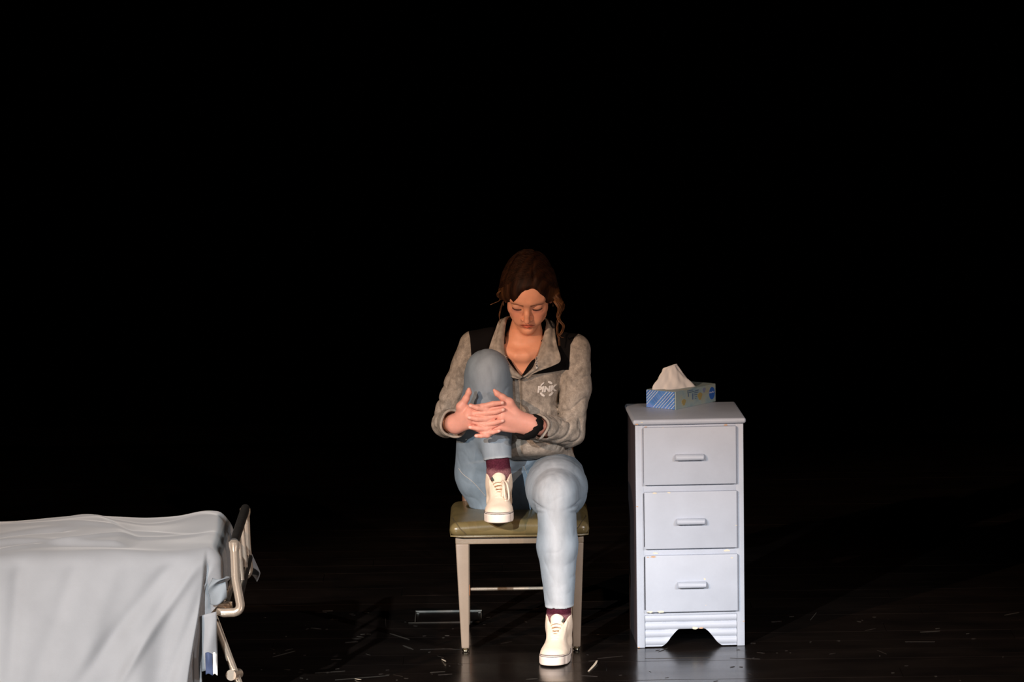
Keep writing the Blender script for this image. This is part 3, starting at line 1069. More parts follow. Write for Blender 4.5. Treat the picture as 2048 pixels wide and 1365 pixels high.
# ------------------------------------------------------------------ hospital bed under a grey blanket
def build_bed():
    Yn, Yf = -1.0, -0.36
    pT = at(467, 1083, Yn)
    pB = at(480, 1226, Yn)
    zt, zb = pT.z - 0.010, pB.z
    X = pT.x + 0.002
    org = Vector((X, (Yn + Yf) / 2, 0))
    bed = thing('hospital_bed', 'narrow hospital bed with a chrome end rail, made up with a pale grey blanket', 'bed', org)

    def q(x, y, z):
        return Vector((x, y, z)) - org
    C = M['chrome']
    # near and far posts, each bending in under the mattress
    for y, xe in ((Yn, X + 0.020), (Yf - 0.035, X + 0.012)):
        pts = [q(X, y, zt + 0.004), q(X + 0.002, y, (zt + zb) / 2)]
        pts += round_corner(q(X + 0.002, y, zt), q(xe - 0.004, y, zb), q(X - 0.3, y, zb), 0.028, 8)
        pts = pts[:-1] + [q(xe - 0.055, y, zb), q(xe - 0.085, y + (0.05 if y == Yn else -0.05), zb), q(-2.3, y + (0.055 if y == Yn else -0.055), zb)]
        MB().tube(pts, 0.0135, 16).build('rail_post', C, bed)
        # ball end where the top bar lands on the post
        MB().tube([q(X, y, zt - 0.02), q(X, y, zt - 0.004), q(X, y, zt + 0.008), q(X, y, zt + 0.014), q(X, y, zt + 0.016)], [0.0136, 0.017, 0.0165, 0.010, 0.003], 16).build('post_socket', C, bed)
    MB().tube([q(X, Yn - 0.006, zt + 0.006), q(X, Yf - 0.023, zt + 0.006)], 0.0142, 16).build('top_bar', M['black_rubber'], bed)
    zl = zb + 0.070
    MB().tube([q(X + 0.012, Yn, zl - 0.02), q(X + 0.008, Yf - 0.035, zl - 0.01)], 0.0125, 14).build('lower_bar', M['black_rubber'], bed)
    for t in (0.30, 0.62):
        y = Yn + (Yf - Yn) * t
        MB().tube([q(X + 0.001, y, zt), q(X + 0.010, y, zl - 0.015)], 0.0075, 12).build('upright', C, bed)
    # side frame under the mattress
    MB().tube([q(X - 0.045, Yn + 0.03, zb), q(X - 0.045, Yf - 0.02, zb)], 0.016, 14).build('cross_tube', C, bed)
    MB().box(X - 0.060 - org.x, X - 0.012 - org.x, Yn + 0.035 - org.y, Yn + 0.075 - org.y, zb - 0.004, zb + 0.022, 0.004).build('corner_bracket', C, bed)
    # splayed legs with a clamp and a castor at the foot
    for y, k in ((Yn + 0.05, 0), (Yf - 0.05, 1)):
        a = at(430, 1240, Yn + 0.05)
        b = at(471, 1350, Yn + 0.05)
        a, b = Vector((a.x - 0.30 * k, y, a.z)), Vector((b.x - 0.30 * k, y, b.z))
        d = (b - a)
        lg = MB().tube([a - d * 0.12 - org, a - org, b - org], 0.0118, 14).build('leg', C, bed)
        MB().tube([b + Vector((-0.012, -0.030, 0.004)) - org, b + Vector((0.006, 0.034, -0.004)) - org], 0.0165, 16).build('clamp', C, lg)
        MB().tube([b - org, b + d.normalized() * (b.z - 0.065) - org], 0.012, 14).build('foot_tube', C, lg)
        cxy = b + d.normalized() * (b.z - 0.04)
        ca = Vector((cxy.x, y, 0.042)) - org
        MB().tube([ca + Vector((0, -0.014, 0)), ca + Vector((0, -0.010, 0)), ca + Vector((0, 0.010, 0)), ca + Vector((0, 0.014, 0))], [0.034, 0.0415, 0.0415, 0.034], 24).build('castor_wheel', M['black_rubber'], lg)
        MB().box(ca.x - 0.012, ca.x + 0.012, ca.y - 0.022, ca.y + 0.022, ca.z + 0.043, ca.z + 0.055, 0.003).build('castor_fork', C, lg)
        MB().box(ca.x - 0.010, ca.x + 0.010, ca.y - 0.022, ca.y - 0.017, ca.z - 0.005, ca.z + 0.05, 0.002).build('castor_cheek', C, lg)

    # mattress in a blue sheet
    zm = at(400, 1109, Yn).z
    xe = X - 0.040
    yn, yf = Yn - 0.004, Yf + 0.02
    mt = thing('mattress', 'grey-blue sheeted mattress on the chrome bed frame, under the grey blanket', 'mattress', (xe, (yn + yf) / 2, zb))
    mo = Vector((xe, (yn + yf) / 2, zb))
    MB().box(-1.7, -0.065, yn + 0.03 - mo.y, yf - 0.02 - mo.y, 0.034, zm - 0.036 - zb, 0.03, 4).build('mattress_pad', M['sheet'], mt)
    # rumpled lower sheet hanging out at the near corner
    nu, nv = 26, 18
    V = []
    for i in range(nu + 1):
        u = i / nu
        for j in range(nv + 1):
            w = j / nv
            x = -0.035 + 0.052 * u + 0.010 * math.sin(5 * w + 2) * (1 - w)
            y = yn - mo.y - 0.012 - 0.018 * math.sin(PI * u) - 0.010 * math.sin(6 * w + 3 * u)
            zz = (zm - zb) - 0.070 - 0.080 * w * (1 - 0.25 * u * u) + 0.022 * u * math.sin(PI * w)
            V.append((x, y, zz))
    F = [(i * (nv + 1) + j, (i + 1) * (nv + 1) + j, (i + 1) * (nv + 1) + j + 1, i * (nv + 1) + j + 1) for i in range(nu) for j in range(nv)]
    sh = MB().add(V, F).build('sheet_corner', M['sheet'], mt, angle=180)
    sh.modifiers.new('thickness', 'SOLIDIFY').thickness = 0.003

    # blanket: draped over the mattress, hanging on both long sides, corner ears at the rail end
    bl = thing('blanket', 'pale grey fleece blanket draped over the hospital bed and hanging down its side', 'blanket', (xe, (yn + yf) / 2, zm))
    bo = Vector((xe, (yn + yf) / 2, zm))
    Wm = yf - yn
    rr = 0.045
    hang_n, hang_f, hang_e = zm - 0.035, 0.14, 0.130
    sxs = np.concatenate([np.linspace(-1.25, -0.50, 60), np.linspace(-0.492, 0.0, 80), np.linspace(0.004, hang_e, 26)])
    tns = np.concatenate([np.linspace(-hang_n, 0, 84), np.linspace(0.008, Wm - 0.008, 80), np.linspace(Wm, Wm + hang_f, 24)])
    rnd = np.random.RandomState(4)

    def bumps(x, y):
        """rumples of the top: a low body-like ridge, the pillow end, creases"""
        z = 0.0
        z += 0.018 * np.exp(-(((x + 0.42) / 0.17) ** 2) - ((y - 0.62 * Wm) / 0.20) ** 2)
        z += 0.010 * np.exp(-(((x + 0.62) / 0.16) ** 2) - ((y - 0.45 * Wm) / 0.16) ** 2)
        z += 0.022 * np.exp(-(((x + 0.085) / 0.070) ** 2) - ((y - 0.86 * Wm) / 0.20) ** 2)
        z += 0.010 * np.exp(-(((x + 0.03) / 0.05) ** 2) - ((y - 0.5 * Wm) / 0.3) ** 2)
        z -= 0.004 * np.exp(-(((x + 0.27) / 0.055) ** 2) - ((y - 0.8 * Wm) / 0.25) ** 2)
        # long slanted creases
        for a, c0, w, A in ((0.35, 0.14, 0.018, 0.009), (-0.18, 0.33, 0.022, 0.008), (0.10, 0.47, 0.016, 0.006), (0.6, 0.62, 0.02, 0.006)):
            z += A * np.exp(-((y - c0 - a * (x + 0.45)) / w) ** 2) * np.exp(-((x + 0.45) / 0.33) ** 2)
        # a doubled layer of cloth ends in a soft rounded edge
        z += 0.017 * sstep(-x - 0.30 + 0.05 * np.sin(9 * y), 0, 0.07) * sstep(y - 0.085 - 0.025 * np.sin(8 * x), 0, 0.035) * (1 - sstep(y, 0.38, 0.60))
        z -= 0.012 * sstep(-x, 0.55, 0.9)
        # the tuck line where the cloth is pulled under the ridge
        z -= 0.018 * np.exp(-((y - (0.17 + 0.10 * np.sin((x + 0.75) * 4.2))) / 0.022) ** 2) * sstep(-x, 0.42, 0.56)
        z += 0.0035 * np.sin(17 * x + 9 * y + 2 * np.sin(11 * y)) * np.sin(13 * y - 5 * x)
        return z

    def drape(d, sign):
        """out and down for a distance d past an edge, rounding the edge"""
        L = rr * PI / 2
        a = np.clip(d, 0, L) / rr
        out = rr * np.sin(a)
        dn = rr * (1 - np.cos(a)) + np.maximum(d - L, 0)
        return out, dn
    S_, T_ = np.meshgrid(sxs, tns, indexing='ij')
    ds = np.maximum(S_ + rr, 0)                         # past the end edge
    dn_ = np.maximum(-T_ + rr, 0)                       # past the near edge
    df_ = np.maximum(T_ - (Wm - rr), 0)                 # past the far edge
    dt = dn_ + df_
    sgn = np.where(T_ < Wm / 2, -1.0, 1.0)
    r = np.hypot(ds, dt)
    th = np.arctan2(dt, ds + 1e-9)
    out, down = drape(r, 1)
    # excess cloth at a corner swings out as an ear
    both = np.sin(2 * th) ** 2 * sstep(r, 0.03, 0.16)
    ear = both * np.where(T_ < Wm / 2, 0.006, 0.118) * np.minimum(r, 0.22) / 0.22
    ox, oy = (out + ear) * np.cos(th), (out + ear) * np.sin(th)
    Xb = np.minimum(S_, -rr) + np.where(ds > 0, ox, 0)
    Yb = np.where(T_ < Wm / 2, np.maximum(T_, rr), np.minimum(T_, Wm - rr)) + np.where(dt > 0, sgn * oy, 0)
    Zb = bumps(np.minimum(S_, 0), np.clip(T_, 0, Wm)) * (1 - sstep(r, 0.0, 0.05)) - down
    # folds of the near hang: soft vertical waves plus the slanted tension folds running from the rail corner
    hg = sstep(dn_, 0.05, 0.30) * (ds < 1e-6)
    dd = np.maximum(dn_ - 0.02, 0)
    w1 = 0.010 * np.sin(S_ * 24 + 1.2) + 0.008 * np.sin(S_ * 41 + 2.0 * np.sin(S_ * 7))
    fold = w1 * hg
    for (x0, slope, wdt, A) in ((-0.045, 0.62, 0.020, 0.013), (-0.115, 0.80, 0.030, -0.012), (-0.020, 0.25, 0.018, -0.009), (-0.42, 0.35, 0.03, -0.009), (-0.60, 0.08, 0.022, -0.014), (-0.30, 0.30, 0.035, 0.009)):
        c0 = x0 - slope * dd
        fold += A * np.exp(-((S_ - c0) / wdt) ** 2) * sstep(dd, 0.01, 0.08) * (1 - 0.5 * sstep(dd, 0.25, 0.5))
    Yb = Yb - fold - 0.13 * (ds < 1e-6) * np.clip(dn_ / 0.5, 0, 1)
    # the near corner is pulled in behind the main drape
    Xb = Xb - 0.050 * sstep(dn_, 0.04, 0.20) * sstep(S_, -0.06, 0.02)
    # the edge of the hang drifts away from the rail as it falls
    Xb = Xb - 0.055 * sstep(dn_, 0.05, 0.5) * sstep(S_, -0.5, 0.0) * (ds < 0.02)
    # the far hang
    Yb = Yb + np.where(df_ > 0, 0.008 * np.sin(S_ * 30) * sstep(df_, 0.03, 0.15), 0)
    # end flap: tucked behind the posts, wavy
    Xb = Xb + np.where((ds > 0) & (dt < 1e-6), 0.006 * np.sin(T_ * 40) * sstep(ds, 0.03, 0.1), 0)
    P = np.stack([Xb, Yb + yn - bo.y, Zb + 0.010], -1)
    nS, nT = P.shape[:2]
    idx = np.arange(nS * nT).reshape(nS, nT)
    F = np.stack([idx[:-1, :-1], idx[1:, :-1], idx[1:, 1:], idx[:-1, 1:]], -1).reshape(-1, 4)
    cloth = link_mesh('cloth', P.reshape(-1, 3), F, M['blanket'], bl)
    sm = cloth.modifiers.new('thickness', 'SOLIDIFY')
    sm.thickness = 0.005
    sm.offset = -1
    ss = cloth.modifiers.new('soften', 'SUBSURF')
    ss.levels = ss.render_levels = 1
    # inner fold of the blanket hanging at the corner behind the main drape
    V = []
    for i in range(19):
        for j in range(9):
            w, u = i / 18, j / 8
            p = at(404 + 29 * u + 3 * w * u, 1224 + 8 * (1 - u) + 112 * w, Yn - 0.024 - 0.010 * math.sin(PI * u) + 0.005 * math.sin(7 * w + 3 * u))
            V.append(p - bo)
    F = [(i * 9 + j, (i + 1) * 9 + j, (i + 1) * 9 + j + 1, i * 9 + j + 1) for i in range(18) for j in range(8)]
    cf = MB().add(V, F).build('corner_fold', M['blanket'], bl, angle=180)
    cf.modifiers.new('thickness', 'SOLIDIFY').thickness = 0.004
    # striped cloth label sewn in at the hanging corner
    g = at(419, 1330, Yn - 0.052)
    lb = thing('cloth_bundle', 'small navy and white striped cloth bundle hanging under the blanket corner', 'cloth', g)
    V, F = [], []
    n1, n2 = 14, 10
    for k, (x0, x1, mm) in enumerate(((-0.012, 0.010, 'navy'), (0.010, 0.024, 'white'))):
        V = []
        for i in range(n1 + 1):
            for j in range(n2 + 1):
                u = j / n2
                x = x0 + (x1 - x0) * u
                z = 0.035 - 0.066 * i / n1 + 0.004 * math.sin(4 * u)
                y = -0.012 * math.sin(PI * u) * (0.6 + 0.4 * math.sin(i * 0.4))
                V.append((x, y, z))
        F = [(i * (n2 + 1) + j, (i + 1) * (n2 + 1) + j, (i + 1) * (n2 + 1) + j + 1, i * (n2 + 1) + j + 1) for i in range(n1) for j in range(n2)]
        o = MB().add(V, F).build('stripe', M[mm], lb, angle=180)
        o.modifiers.new('thickness', 'SOLIDIFY').thickness = 0.004


# ------------------------------------------------------------------ small things on the floor
def build_floor_bits():
    a, b = ground(831, 1226), ground(964, 1222)
    c, d = ground(816, 1247), ground(962, 1240)
    y1, y0 = (a.y + b.y) / 2, (a.y + b.y) / 2 - 0.20
    fp = thing('floor_pocket', 'flush steel floor pocket cover let into the stage behind the left chair leg', 'floor hatch', ((a.x + b.x) / 2, (y0 + y1) / 2, 0.0008))
    hx, hy = (b.x - a.x) / 2, (y1 - y0) / 2
    MB().box(-hx + 0.012, hx - 0.012, -hy + 0.012, hy - 0.012, -0.0005, 0.0012, 0.0005, 1).build('lid', M['wood_floor'], fp)
    MB().box(-hx, hx, hy - 0.008, hy, -0.0005, 0.0046, 0.001, 1).build('rim', M['brass'], fp)
    MB().box(-hx - 0.02, hx, -hy, -hy + 0.004, -0.0005, 0.0016, 0.0005, 1).build('rim', M['scuff'], fp)
    MB().box(-hx, -hx + 0.004, -hy + 0.02, hy, -0.0005, 0.0025, 0.001, 1).build('rim', M['scuff'], fp)
    MB().box(hx - 0.004, hx, -hy + 0.08, hy, -0.0005, 0.002, 0.0005, 1).build('rim', M['scuff'], fp)

    def scrap(name, label, cat, pts, w, th=0.0006):
        P = [ground(*p) for p in pts]
        P = smooth_path(P, 5)
        o = P[len(P) // 2].copy()
        n = len(P)
        V, F = [], []
        for i, p in enumerate(P):
            t = (P[min(i + 1, n - 1)] - P[max(i - 1, 0)]).normalized()
            s = Vector((-t.y, t.x, 0)) * w * (0.5 + 0.5 * math.sin(PI * (i + 0.6) / n))
            lift = 0.0008 + 0.005 * (i / n) ** 2
            V += [p + s + Vector((0, 0, lift)) - o, p - s + Vector((0, 0, lift + 0.001)) - o]
        for i in range(n - 1):
            F.append((2 * i, 2 * i + 1, 2 * i + 3, 2 * i + 2))
        ob = MB().add(V, F).build(name, M['scrap'], None, angle=180)
        ob.location = o
        tag(ob, label, cat)
        ob.modifiers.new('thickness', 'SOLIDIFY').thickness = th
    scrap('paper_scrap', 'curled pale paper scrap lying on the black floor between the chair and the chest', 'paper', [(1177, 1344), (1183, 1338), (1190, 1331), (1194, 1325)], 0.0045)
    scrap('paper_crumb', 'tiny pale crumb of paper on the floor before the left front chair leg', 'paper', [(884, 1320), (888, 1323), (891, 1327)], 0.004)
    scrap('paper_shred', 'small pale torn shred on the dark floor to the left of the chair', 'paper', [(711, 1359), (716, 1361), (721, 1364)], 0.006)


build_floor()
wb = MB().box(-6, 6, 5.2, 5.3, 0.0, 5.5).build('wall_back', M['curtain'], smooth=False)
wb['kind'] = 'structure'
build_curtain()
CH, CHB, CHH = build_chest()
build_tissue_box(CHB, CHH)
build_bed()
build_floor_bits()

# ------------------------------------------------------------------ the seated person
def V3(v):
    return np.array([v[0], v[1], v[2]], np.float32)


def A(px, py, Y):
    return V3(at(px, py, Y))


def build_person():
    org = Vector((0.03, 0.26, 0.0))
    pr = thing('person', 'person in grey and black pullover and pale jeans seated hugging one raised knee, looking down', 'person', org)
    O = V3(org)

    # ---- joints, metres
    sh_r, sh_l = A(950, 693, 0.20), A(1148, 700, 0.20)
    el_r, el_l = A(893, 846, 0.215), A(1139, 864, 0.165)
    wr_r, wr_l = A(911, 848, 0.045), A(1062, 851, 0.035)
    hip_r, hip_l = A(967, 938, 0.26), A(1112, 960, 0.25)
    kn_r, kn_l = A(975, 742, 0.10), A(1113, 985, -0.125)
    an_r, an_l = A(999, 985, 0.065), A(1118, 1256, -0.105)
    # ---- head frame
    hc = A(1056.5, 583.5, 0.135)
    th = math.radians(30)
    tilt = math.radians(1.5)
    R_ = np.array([1, 0, 0], np.float32)
    F_ = np.array([0, -math.cos(th), -math.sin(th)], np.float32)
    U_ = np.array([0, -math.sin(th), math.cos(th)], np.float32)
    yaw = math.radians(-3)
    rz = np.array([[math.cos(yaw), -math.sin(yaw), 0], [math.sin(yaw), math.cos(yaw), 0], [0, 0, 1]], np.float32)
    ry = np.array([[math.cos(tilt), 0, math.sin(tilt)], [0, 1, 0], [-math.sin(tilt), 0, math.cos(tilt)]], np.float32)
    R_, F_, U_ = (rz @ ry @ x for x in (R_, F_, U_))
    HX = np.stack([R_, F_, U_])            # rows: local axes
    HS = 0.98                               # overall head scale

    def H(r, f, u):
        return hc + (R_ * r + F_ * f + U_ * u) * HS

    def hl(P):
        return (P - hc) @ HX.T / HS

    neck0 = np.array([0.041, 0.195, 0.965], np.float32)
    torso = [(0.44, 0.030, 0.290, 0.185, 0.118), (0.55, 0.030, 0.285, 0.184, 0.120), (0.66, 0.032, 0.270, 0.140, 0.112), (0.78, 0.036, 0.245, 0.119, 0.106),
             (0.87, 0.040, 0.222, 0.133, 0.104), (0.925, 0.041, 0.210, 0.158, 0.090), (0.965, 0.041, 0.203, 0.118, 0.070), (1.0, 0.042, 0.195, 0.066, 0.054)]

    # ================================================================ body: one continuous surface
    S = Sdf(0.0020)
    S.loft([t for t in torso if t[0] > 0.6], 0.02, grow=-0.012)
    S.chain([neck0 - [0, 0, 0.05], neck0 + [0, -0.005, 0.03], H(0, -0.030, -0.075)], [0.057, 0.0465, 0.046], 0.03)
    # collar bones and the hollow of the throat
    ch = A(1043, 722, 0.115)
    for sx in (-1, 1):
        S.cone(ch + [sx * 0.018, 0.006, 0.016], ch + [sx * 0.085, 0.054, 0.042], 0.009, 0.008, 0.040)
    # skull and face
    ax = HX
    S.ell(H(0, -0.012, 0.030), (0.0735, 0.096, 0.088), 0.01, axes=ax)
    S.ell(H(0, 0.030, 0.022), (0.064, 0.064, 0.060), 0.02, axes=ax)          # forehead
    S.ell(H(0, 0.030, -0.036), (0.0565, 0.054, 0.068), 0.022, axes=ax)
    for sx in (-1, 1):
        S.chain([H(sx * 0.053, -0.010, -0.042), H(sx * 0.039, 0.022, -0.075), H(sx * 0.012, 0.062, -0.103)], [0.014, 0.013, 0.012], 0.022)
        S.ell(H(sx * 0.040, 0.052, -0.030), (0.023, 0.024, 0.020), 0.022, axes=ax)   # cheekbone
        S.ell(H(sx * 0.026, 0.070, -0.060), (0.019, 0.015, 0.022), 0.02, axes=ax)
        S.cone(H(sx * 0.010, 0.083, 0.019), H(sx * 0.046, 0.066, 0.020), 0.009, 0.007, 0.016)
    S.ell(H(0, 0.072, -0.103), (0.015, 0.013, 0.013), 0.016, axes=ax)
    S.ell(H(0, 0.074, -0.070), (0.024, 0.013, 0.016), 0.016, axes=ax)         # muzzle
    for sx in (-1, 1):
        S.ell(H(sx * 0.0325, 0.094, -0.004), (0.017, 0.014, 0.0115), 0.014, 's', axes=ax)
    # nose
    S.chain([H(0, 0.082, 0.008), H(0, 0.098, -0.022), H(0, 0.105, -0.043)], [0.0070, 0.0075, 0.0095], 0.010)
    for sx in (-1, 1):
        S.ell(H(sx * 0.0115, 0.091, -0.046), (0.0075, 0.009, 0.0068), 0.007, axes=ax)
        S.ell(H(sx * 0.0068, 0.0975, -0.0545), (0.0036, 0.005, 0.003), 0.003, 's', axes=ax)
    # lids over the lowered eyes, with the slit below
    for sx in (-1, 1):
        S.ell(H(sx * 0.0325, 0.0715, -0.004), (0.0158, 0.0142, 0.0118), 0.005, axes=ax)
        S.cone(H(sx * 0.0195, 0.0855, -0.0105), H(sx * 0.0325, 0.0880, -0.0138), 0.0011, 0.0013, 0.0015, 's')
        S.cone(H(sx * 0.0325, 0.0880, -0.0138), H(sx * 0.0465, 0.0800, -0.0100), 0.0013, 0.0011, 0.0015, 's')
        S.cone(H(sx * 0.021, 0.079, -0.0185), H(sx * 0.044, 0.0745, -0.0175), 0.0035, 0.003, 0.008)
    # mouth
    S.chain([H(-0.0235, 0.077, -0.0710), H(-0.006, 0.0875, -0.0660), H(0, 0.0868, -0.0673), H(0.006, 0.0875, -0.0660), H(0.0235, 0.077, -0.0710)], [0.0030, 0.0048, 0.0046, 0.0048, 0.0030], 0.005)
    S.chain([H(-0.0205, 0.0765, -0.0740), H(0, 0.0860, -0.0775), H(0.0205, 0.0765, -0.0740)], [0.0030, 0.0060, 0.0030], 0.005)
    for a, b in (((-0.025, 0.0795, -0.0723), (0, 0.0925, -0.0717)), ((0, 0.0925, -0.0717), (0.025, 0.0795, -0.0723))):
        S.cone(H(*a), H(*b), 0.0016, 0.0018, 0.002, 's')
    S.ell(H(0, 0.0865, -0.0900), (0.012, 0.004, 0.003), 0.008, 's', axes=ax)
    # ears
    for sx in (-1, 1):
        S.ell(H(sx * 0.0745, -0.006, -0.010), (0.0085, 0.017, 0.029), 0.006, axes=ax)
        S.ell(H(sx * 0.0815, -0.001, -0.008), (0.005, 0.009, 0.017), 0.004, 's', axes=ax)
        S.ell(H(sx * 0.0725, 0.004, -0.034), (0.006, 0.007, 0.008), 0.004, axes=ax)
    # arms under the sleeves, bare from the pushed-up cuffs to the wrists
    S.chain([sh_r, (sh_r + el_r) / 2 + [-0.004, 0.010, 0], el_r, el_r + (wr_r - el_r) * 0.5, wr_r], [0.036, 0.030, 0.027, 0.031, 0.0265], 0.012)
    S.chain([sh_l, (sh_l + el_l) / 2 + [0.008, 0.010, 0], el_l, el_l + (wr_l - el_l) * 0.5, wr_l], [0.036, 0.030, 0.027, 0.030, 0.0255], 0.012)

    # hands: zoom-picture coordinates of the clasp -> place
    def Z(zx, zy, Y):
        return A(860 + zx / 7.585, 740 + zy / 7.583, Y)
    # right hand: wrist, heel of the hand, fan of the back of the hand to the knuckles
    kr = [Z(600, 585, 0.006), Z(585, 668, 0.001), Z(590, 762, 0.001), Z(600, 850, 0.004)]
    kl = [Z(1100, 560, 0.008), Z(1110, 660, 0.002), Z(1095, 775, 0.002), Z(1060, 880, 0.006)]
    for (w, ks, side) in ((wr_r, kr, 0), (wr_l, kl, 1)):
        hb = w + (ks[1] + ks[2] - 2 * w) / 2 * 0.25
        for i, k in enumerate(ks):
            s0 = w + (ks[i] - (ks[1] + ks[2]) / 2) * 0.42
            S.cone(s0, k, 0.0175, 0.0112, 0.014)
        S.cone(w, (ks[1] + ks[2]) / 2, 0.024, 0.016, 0.02)
    # thumbs standing up along the shin
    S.chain([wr_r + (kr[0] - wr_r) * 0.30, Z(470, 560, 0.012), Z(545, 440, 0.006), Z(588, 345, 0.000), Z(592, 292, -0.002)], [0.0175, 0.0140, 0.0096, 0.0078, 0.0052], 0.010)
    S.chain([wr_l + (kl[0] - wr_l) * 0.45, Z(1200, 500, 0.010), Z(1100, 420, 0.004), Z(1020, 365, 0.000), Z(976, 312, -0.002)], [0.0170, 0.0142, 0.0098, 0.0078, 0.0052], 0.010)
    # interlaced fingers: near knuckle -> middle joint (between the other hand's) -> tip lying on the other hand's back
    fr = [((600, 585), (800, 560), (960, 515), (1095, 500)), ((585, 668), (840, 655), (985, 640), (1105, 605)),
          ((590, 762), (830, 832), (985, 800), (1100, 772)), ((600, 850), (850, 958), (960, 945), (1045, 925))]
    fl = [((1100, 560), (850, 600), (720, 580), (615, 545)), ((1110, 660), (850, 745), (715, 748), (598, 724)),
          ((1095, 775), (860, 893), (730, 890), (610, 872)), ((1060, 880), (870, 990), (780, 1002), (700, 1003))]
    ftip = []
    for hand, fs in ((0, fr), (1, fl)):
        for i, (k, p, d, t) in enumerate(fs):
            r0 = (0.0103, 0.0107, 0.0102, 0.0090)[i]
            y0 = (0.006, 0.001, 0.001, 0.004)[i]
            q = [Z(*k, y0), Z(*p, -0.008), Z(*d, -0.0155), Z(*t, -0.0150)]
            S.chain(q, [r0 * 1.02, r0 * 0.97, r0 * 0.86, r0 * 0.70], 0.0012 if i else 0.002)
            S.ell(q[1] + [0, -0.001, 0], (r0 * 1.05, r0 * 1.0, r0 * 1.0), 0.004)
            ftip.append((q[3], q[2], r0))
    v, f = S.mesh()
    # colour of the skin: base, flush, lips, brows, lashes, nails
    L = hl(v)
    r, fw, u = L[:, 0], L[:, 1], L[:, 2]
    ar = np.abs(r)
    skin = np.array([0.82, 0.365, 0.22], np.float32)
    c = np.tile(skin, (len(v), 1))
    head = (u > -0.14) & (u < 0.13) & (fw > 0.0) & (ar < 0.09)
    front = head & (fw > 0.045)

    def blob(x, y, cx, cy, sx, sy):
        return np.exp(-((x - cx) / sx) ** 2 - ((y - cy) / sy) ** 2)
    w = np.where(front, 0.55 * blob(ar, u, 0.040, -0.035, 0.018, 0.016) + 0.35 * blob(ar, u, 0, -0.045, 0.012, 0.012), 0)
    c = mixc(c, (0.68, 0.24, 0.17), np.clip(w, 0, 1))
    w = np.where(front, 0.75 * blob(ar, u, 0.033, -0.017, 0.017, 0.0055), 0)         # shadowed, reddened lower lids
    c = mixc(c, (0.46, 0.17, 0.15), np.clip(w, 0, 1))
    w = np.where(front & (fw > 0.06), 0.55 * blob(ar, u, 0.034, 0.000, 0.013, 0.006), 0)
    c = mixc(c, (0.45, 0.24, 0.18), np.clip(w, 0, 1))
    lash = -0.0138 + 14.0 * (ar - 0.033) ** 2
    w = np.where(front & (ar > 0.018) & (ar < 0.049), sstep(-np.abs(u - lash), -0.0040, -0.0018), 0)
    c = mixc(c, (0.035, 0.015, 0.012), w * 0.95)
    brow = 0.0128 - 0.24 * (ar - 0.012) + 0.0022 * np.sin((ar - 0.010) / 0.045 * PI * 0.70)
    w = np.where(front & (ar > 0.011) & (ar < 0.054), sstep(-np.abs(u - brow), -0.0060 * (1.15 - ar / 0.075), -0.0010), 0)
    c = mixc(c, (0.17, 0.058, 0.024), w * 0.85)
    lipw = np.where(front & (fw > 0.064), blob(ar, u, 0, -0.0730, 0.0225, 0.0092), 0)
    c = mixc(c, (0.62, 0.14, 0.08), sstep(lipw, 0.30, 0.55))
    w = np.where(front & (fw > 0.064) & (ar < 0.0255), sstep(-np.abs(u + 0.0720), -0.0020, -0.0008), 0)
    c = mixc(c, (0.20, 0.035, 0.025), w * 0.85)
    # hands a little pinker, knuckles and nails
    hands = (v[:, 2] < 0.90) & (v[:, 1] < 0.072)
    c = mixc(c, (0.77, 0.36, 0.29), np.where(hands, 0.85, 0.0))
    for (t, d, r0) in ftip:
        dd = ((v - t) ** 2).sum(1) ** 0.5
        c = mixc(c, (0.72, 0.27, 0.20), np.where(hands, 0.55 * np.exp(-(dd / 0.012) ** 2), 0))
        dirn = (t - d) / np.linalg.norm(t - d)
        q = v - (t + dirn * 0.002 + np.array([0, -r0 * 0.68, 0], np.float32))
        al = q @ dirn
        sd = np.linalg.norm(q - al[:, None] * dirn, axis=1)
        nail = sstep(-np.maximum(np.abs(al) - 0.0055, sd - 0.0042), -0.001, 0.0006)
        c = mixc(c, (0.86, 0.52, 0.44), nail * 0.8)
    link_mesh('body', v - O, f, M['skin'], pr, colors=c)

    # ================================================================ hair
    S = Sdf(0.0022)
    S.ell(H(0, -0.022, 0.034), (0.081, 0.100, 0.0925), 0.01, axes=ax)
    S.ell(H(0, -0.060, -0.010), (0.072, 0.066, 0.080), 0.02, axes=ax)
    for sx in (-1, 1):
        S.ell(H(sx * 0.060, 0.000, 0.020), (0.029, 0.058, 0.050), 0.02, axes=ax)
        S.ell(H(sx * 0.068, -0.022, -0.006), (0.026, 0.040, 0.034), 0.015, axes=ax)
    # bun-less tail gathered low behind
    S.chain([H(0.0, -0.115, -0.010), H(0.010, -0.125, -0.060), H(0.030, -0.105, -0.105)], [0.035, 0.032, 0.022], 0.03)
    S.ell(H(0, 0.020, 0.038), (0.0735, 0.080, 0.074), 0.015, axes=ax)
    # keep the face clear
    S.ell(H(0.013, 0.108, -0.036), (0.058, 0.066, 0.118), 0.012, 's', axes=ax)
    # hair swept both ways from a side parting, lower across one side of the brow
    S.chain([H(0.026, 0.052, 0.087), H(-0.008, 0.064, 0.068), H(-0.034, 0.064, 0.046), H(-0.056, 0.046, 0.023), H(-0.072, 0.022, 0.006), H(-0.082, -0.004, -0.008)], [0.009, 0.0125, 0.0135, 0.0140, 0.0150, 0.015], 0.016)
    S.chain([H(0.024, 0.054, 0.088), H(0.047, 0.046, 0.068), H(0.066, 0.026, 0.038), H(0.080, -0.004, 0.0), H(0.088, -0.018, -0.022)], [0.008, 0.010, 0.012, 0.016, 0.012], 0.014)
